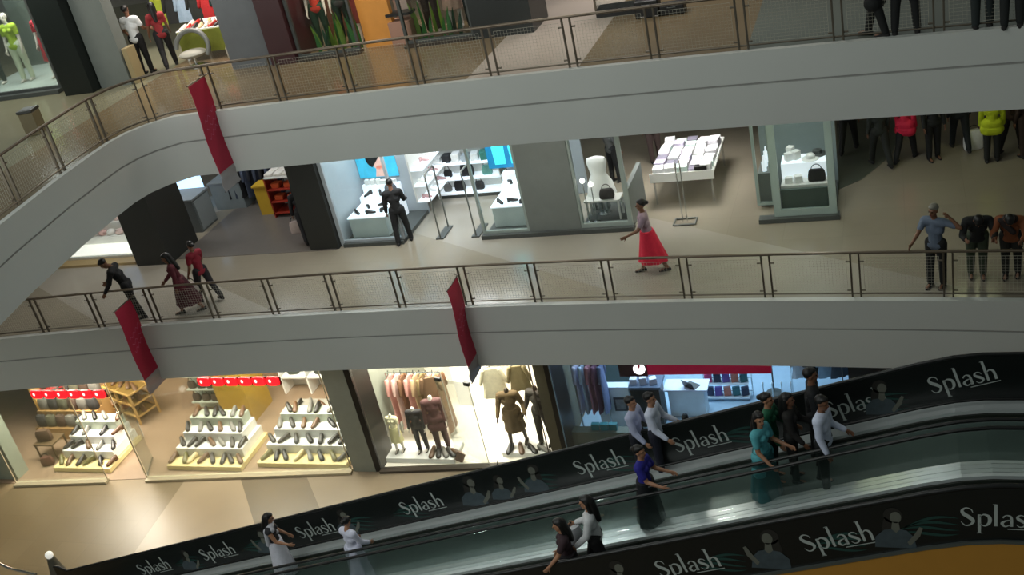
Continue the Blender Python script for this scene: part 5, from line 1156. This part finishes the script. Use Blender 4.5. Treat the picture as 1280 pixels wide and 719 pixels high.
person('tall person in black behind the rider in white shirt, walkway', PR(1012, 456, 1.72), 95, h=1.72, arms=((.1, .15, .3), (.1, .15, .3)), legs=STAND, top=(14, 16, 20), bottom=('trousers', (16, 18, 22)), skin=M_skin1)
person('person in a white shirt and black trousers leading the riders up the walkway', PR(1024, 490, 1.66), 75, h=1.66, head=(.15, -.2), arms=((.1, .12, .3), (.12, .12, 1.0)), legs=((.05, .06, .0), (-.12, .06, .1)), top=(206, 214, 236), bottom=('trousers', (12, 14, 16)), skin=M_skin1)
# ground floor passer-by seen over the advert panel
x, y = on_floor(856, 519, ZG + 1.62)
person('person with dark hair on the ground floor, head just above the advert panel', (x, y, ZG), 180, h=1.62, legs=STAND, top=(40, 44, 56), bottom=('trousers', (30, 32, 40)))
x, y = on_floor(801, 470, ZG + 1.65)

# fuse every pending skin into one continuous surface
bpy.context.view_layer.update()
dg = bpy.context.evaluated_depsgraph_get()
done = [(o, bpy.data.meshes.new_from_object(o.evaluated_get(dg))) for o in PENDING]
for o, me in done:
    m = o.data.materials[0]; old = o.data; o.modifiers.clear(); o.data = me; me.name = o.name
    if not me.materials: me.materials.append(m)
    me.polygons.foreach_set('use_smooth', [True] * len(me.polygons)); bpy.data.meshes.remove(old)
# ------------------------------------------------------------------ light
def area(name, loc, sx, sy, watts, col=(1, .95, .86), rot=(0, 0, 0), spread=None):
    l = bpy.data.lights.new(name, 'AREA'); l.shape = 'RECTANGLE'; l.size = sx; l.size_y = sy; l.energy = watts; l.color = col
    if spread: l.spread = spread
    o = bpy.data.objects.new(name, l); COL.objects.link(o); o.location = loc; o.rotation_euler = rot
    return o
W = bpy.data.worlds.new('hall'); SC.world = W; W.use_nodes = True
W.node_tree.nodes['Background'].inputs[0].default_value = (.80, .92, .86, 1); W.node_tree.nodes['Background'].inputs[1].default_value = 0.12
# added fill lights for atrium and fascia, then the gallery lamps
area('atrium_fill_light', (-12, -7, 15.5), 13, 6, 400, (.92, 1.0, .95))  # unseen overhead fill, added to light fascia and walkways
area('fascia_fill_light', (-12, -17, 12.5), 14, 2.0, 640, (.97, 1, .97), (RAD(62), 0, 0))  # unseen fill from the camera side, added to brighten the fascia
area('left_fascia_fill_light', (-20.5, -5.5, 3.35), 4, .5, 85, (.95, 1, .95))  # hidden fill added under the wing for the left middle fascia
area('low_fascia_fill_light', (-17, -14.5, 5.5), 12, 1.6, 420, (.95, 1, .96), (RAD(84), 0, 0))  # second added fill, set lower to lift the middle fascia
for i in range(6):
    area('middle_gallery_lamp', (-20 + i * 4.2, 1.7, 3.38), .7, 0.3, (40, 38, 40, 42, 18, 4)[i], (1, .96, .88) if i < 4 else (.9, .95, .5))
for i in range(6):
    area('upper_gallery_lamp', (-19 + i * 4.2, 1.6, 8.2), 1.2, 0.5, (48, 40, 42, 44, 28, 12)[i], (1, .93, .82))
area('middle_gallery_lamp', (-10.5, 5.6, 3.3), 1.5, 1.0, 60, (.95, 1, 1))
area('middle_gallery_lamp', (-4.8, 5.4, 3.3), 1.4, 1.0, 66, (1, .98, .95), spread=RAD(100))
area('middle_gallery_lamp', (1.4, 5.0, 3.3), .8, .6, 10, (.9, .95, .5))
area('upper_gallery_lamp', (-16.0, 4.6, 8.0), 2, 1, 150, (1, .9, .8))
area('upper_gallery_lamp', (-20.8, 3.9, 8.0), 1.5, 1, 170, (.95, 1, .95))
area('upper_gallery_lamp', (-11.5, 3.9, 8.0), 2.5, .6, 110, (1, .9, .75))
area('upper_gallery_lamp', (-5.5, 5.2, 8.0), 2, 2, 90, (1, .93, .92))
area('middle_gallery_lamp', (-1.9, 1.2, 3.38), .4, .35, 34, (.95, 1, 1))
area('middle_gallery_lamp', (-11.0, 3.0, 3.38), .4, .35, 50, (.95, 1, 1))
area('middle_gallery_lamp', (-16.4, 4.6, 3.38), .5, .4, 30, (.95, 1, 1))
area('ground_hall_lamp', (-20.0, -0.4, -1.55), 1.2, .4, 22, (1, .94, .80))
area('ground_hall_lamp', (-15.0, -0.2, -1.55), 1.2, .4, 18, (1, .92, .78))
area('ground_hall_lamp', (-10.5, 0.2, -1.55), 1.2, .4, 16, (1, .95, .85))
# shop lamps on the ground floor
area('shoe_shop_lamp', (-22.8, 2.4, -1.62), 2.6, 1.6, 560, (1, .93, .78))
area('shoe_shop_lamp', (-16.6, 2.6, -1.62), 4.6, 1.6, 640, (1, .94, .80))
area('clothes_shop_lamp', (-10.8, 3.0, -1.62), 4.0, 2.2, 620, (1, .94, .82))
area('phone_shop_lamp', (-5.2, 4.6, -1.62), 4.0, 2.0, 330, (.62, .82, 1))
# shop window lamps on the middle floor
area('window_lamp', (-20.2, 4.2, 3.3), 1.6, 1.0, 70, (1, .97, .92))
area('window_lamp', (-12.2, 4.4, 3.3), 1.2, 1.0, 60, (.86, .96, 1))
area('window_lamp', (-8.9, 4.2, 3.3), 1.0, 1.0, 52, (.9, .98, 1))
area('window_lamp', (-6.5, 4.2, 3.3), .9, .9, 36, (1, 1, 1))
area('window_lamp', (-2.1, 4.0, 3.3), 1.0, .9, 30, (.92, 1, .97))
area('window_lamp', (-16.4, 5.4, 3.3), 2.5, 1.5, 16, (.85, .92, 1))

# ------------------------------------------------------------------ camera
cd = bpy.data.cameras.new('camera'); cam = bpy.data.objects.new('camera', cd); COL.objects.link(cam)
cd.sensor_width = 36; cd.lens = F_PX / 1280 * 36; cd.clip_start = 0.05; cd.clip_end = 200
cam.matrix_world = Matrix.Translation(CAM) @ CAM_M.to_4x4()
SC.camera = cam
SC.view_settings.view_transform = 'Standard'; SC.view_settings.look = 'None'; SC.view_settings.exposure = 0.0
SC.cycles.use_denoising = True
SC.cycles.max_bounces = 6; SC.cycles.transparent_max_bounces = 16; SC.cycles.sample_clamp_indirect = 4.0
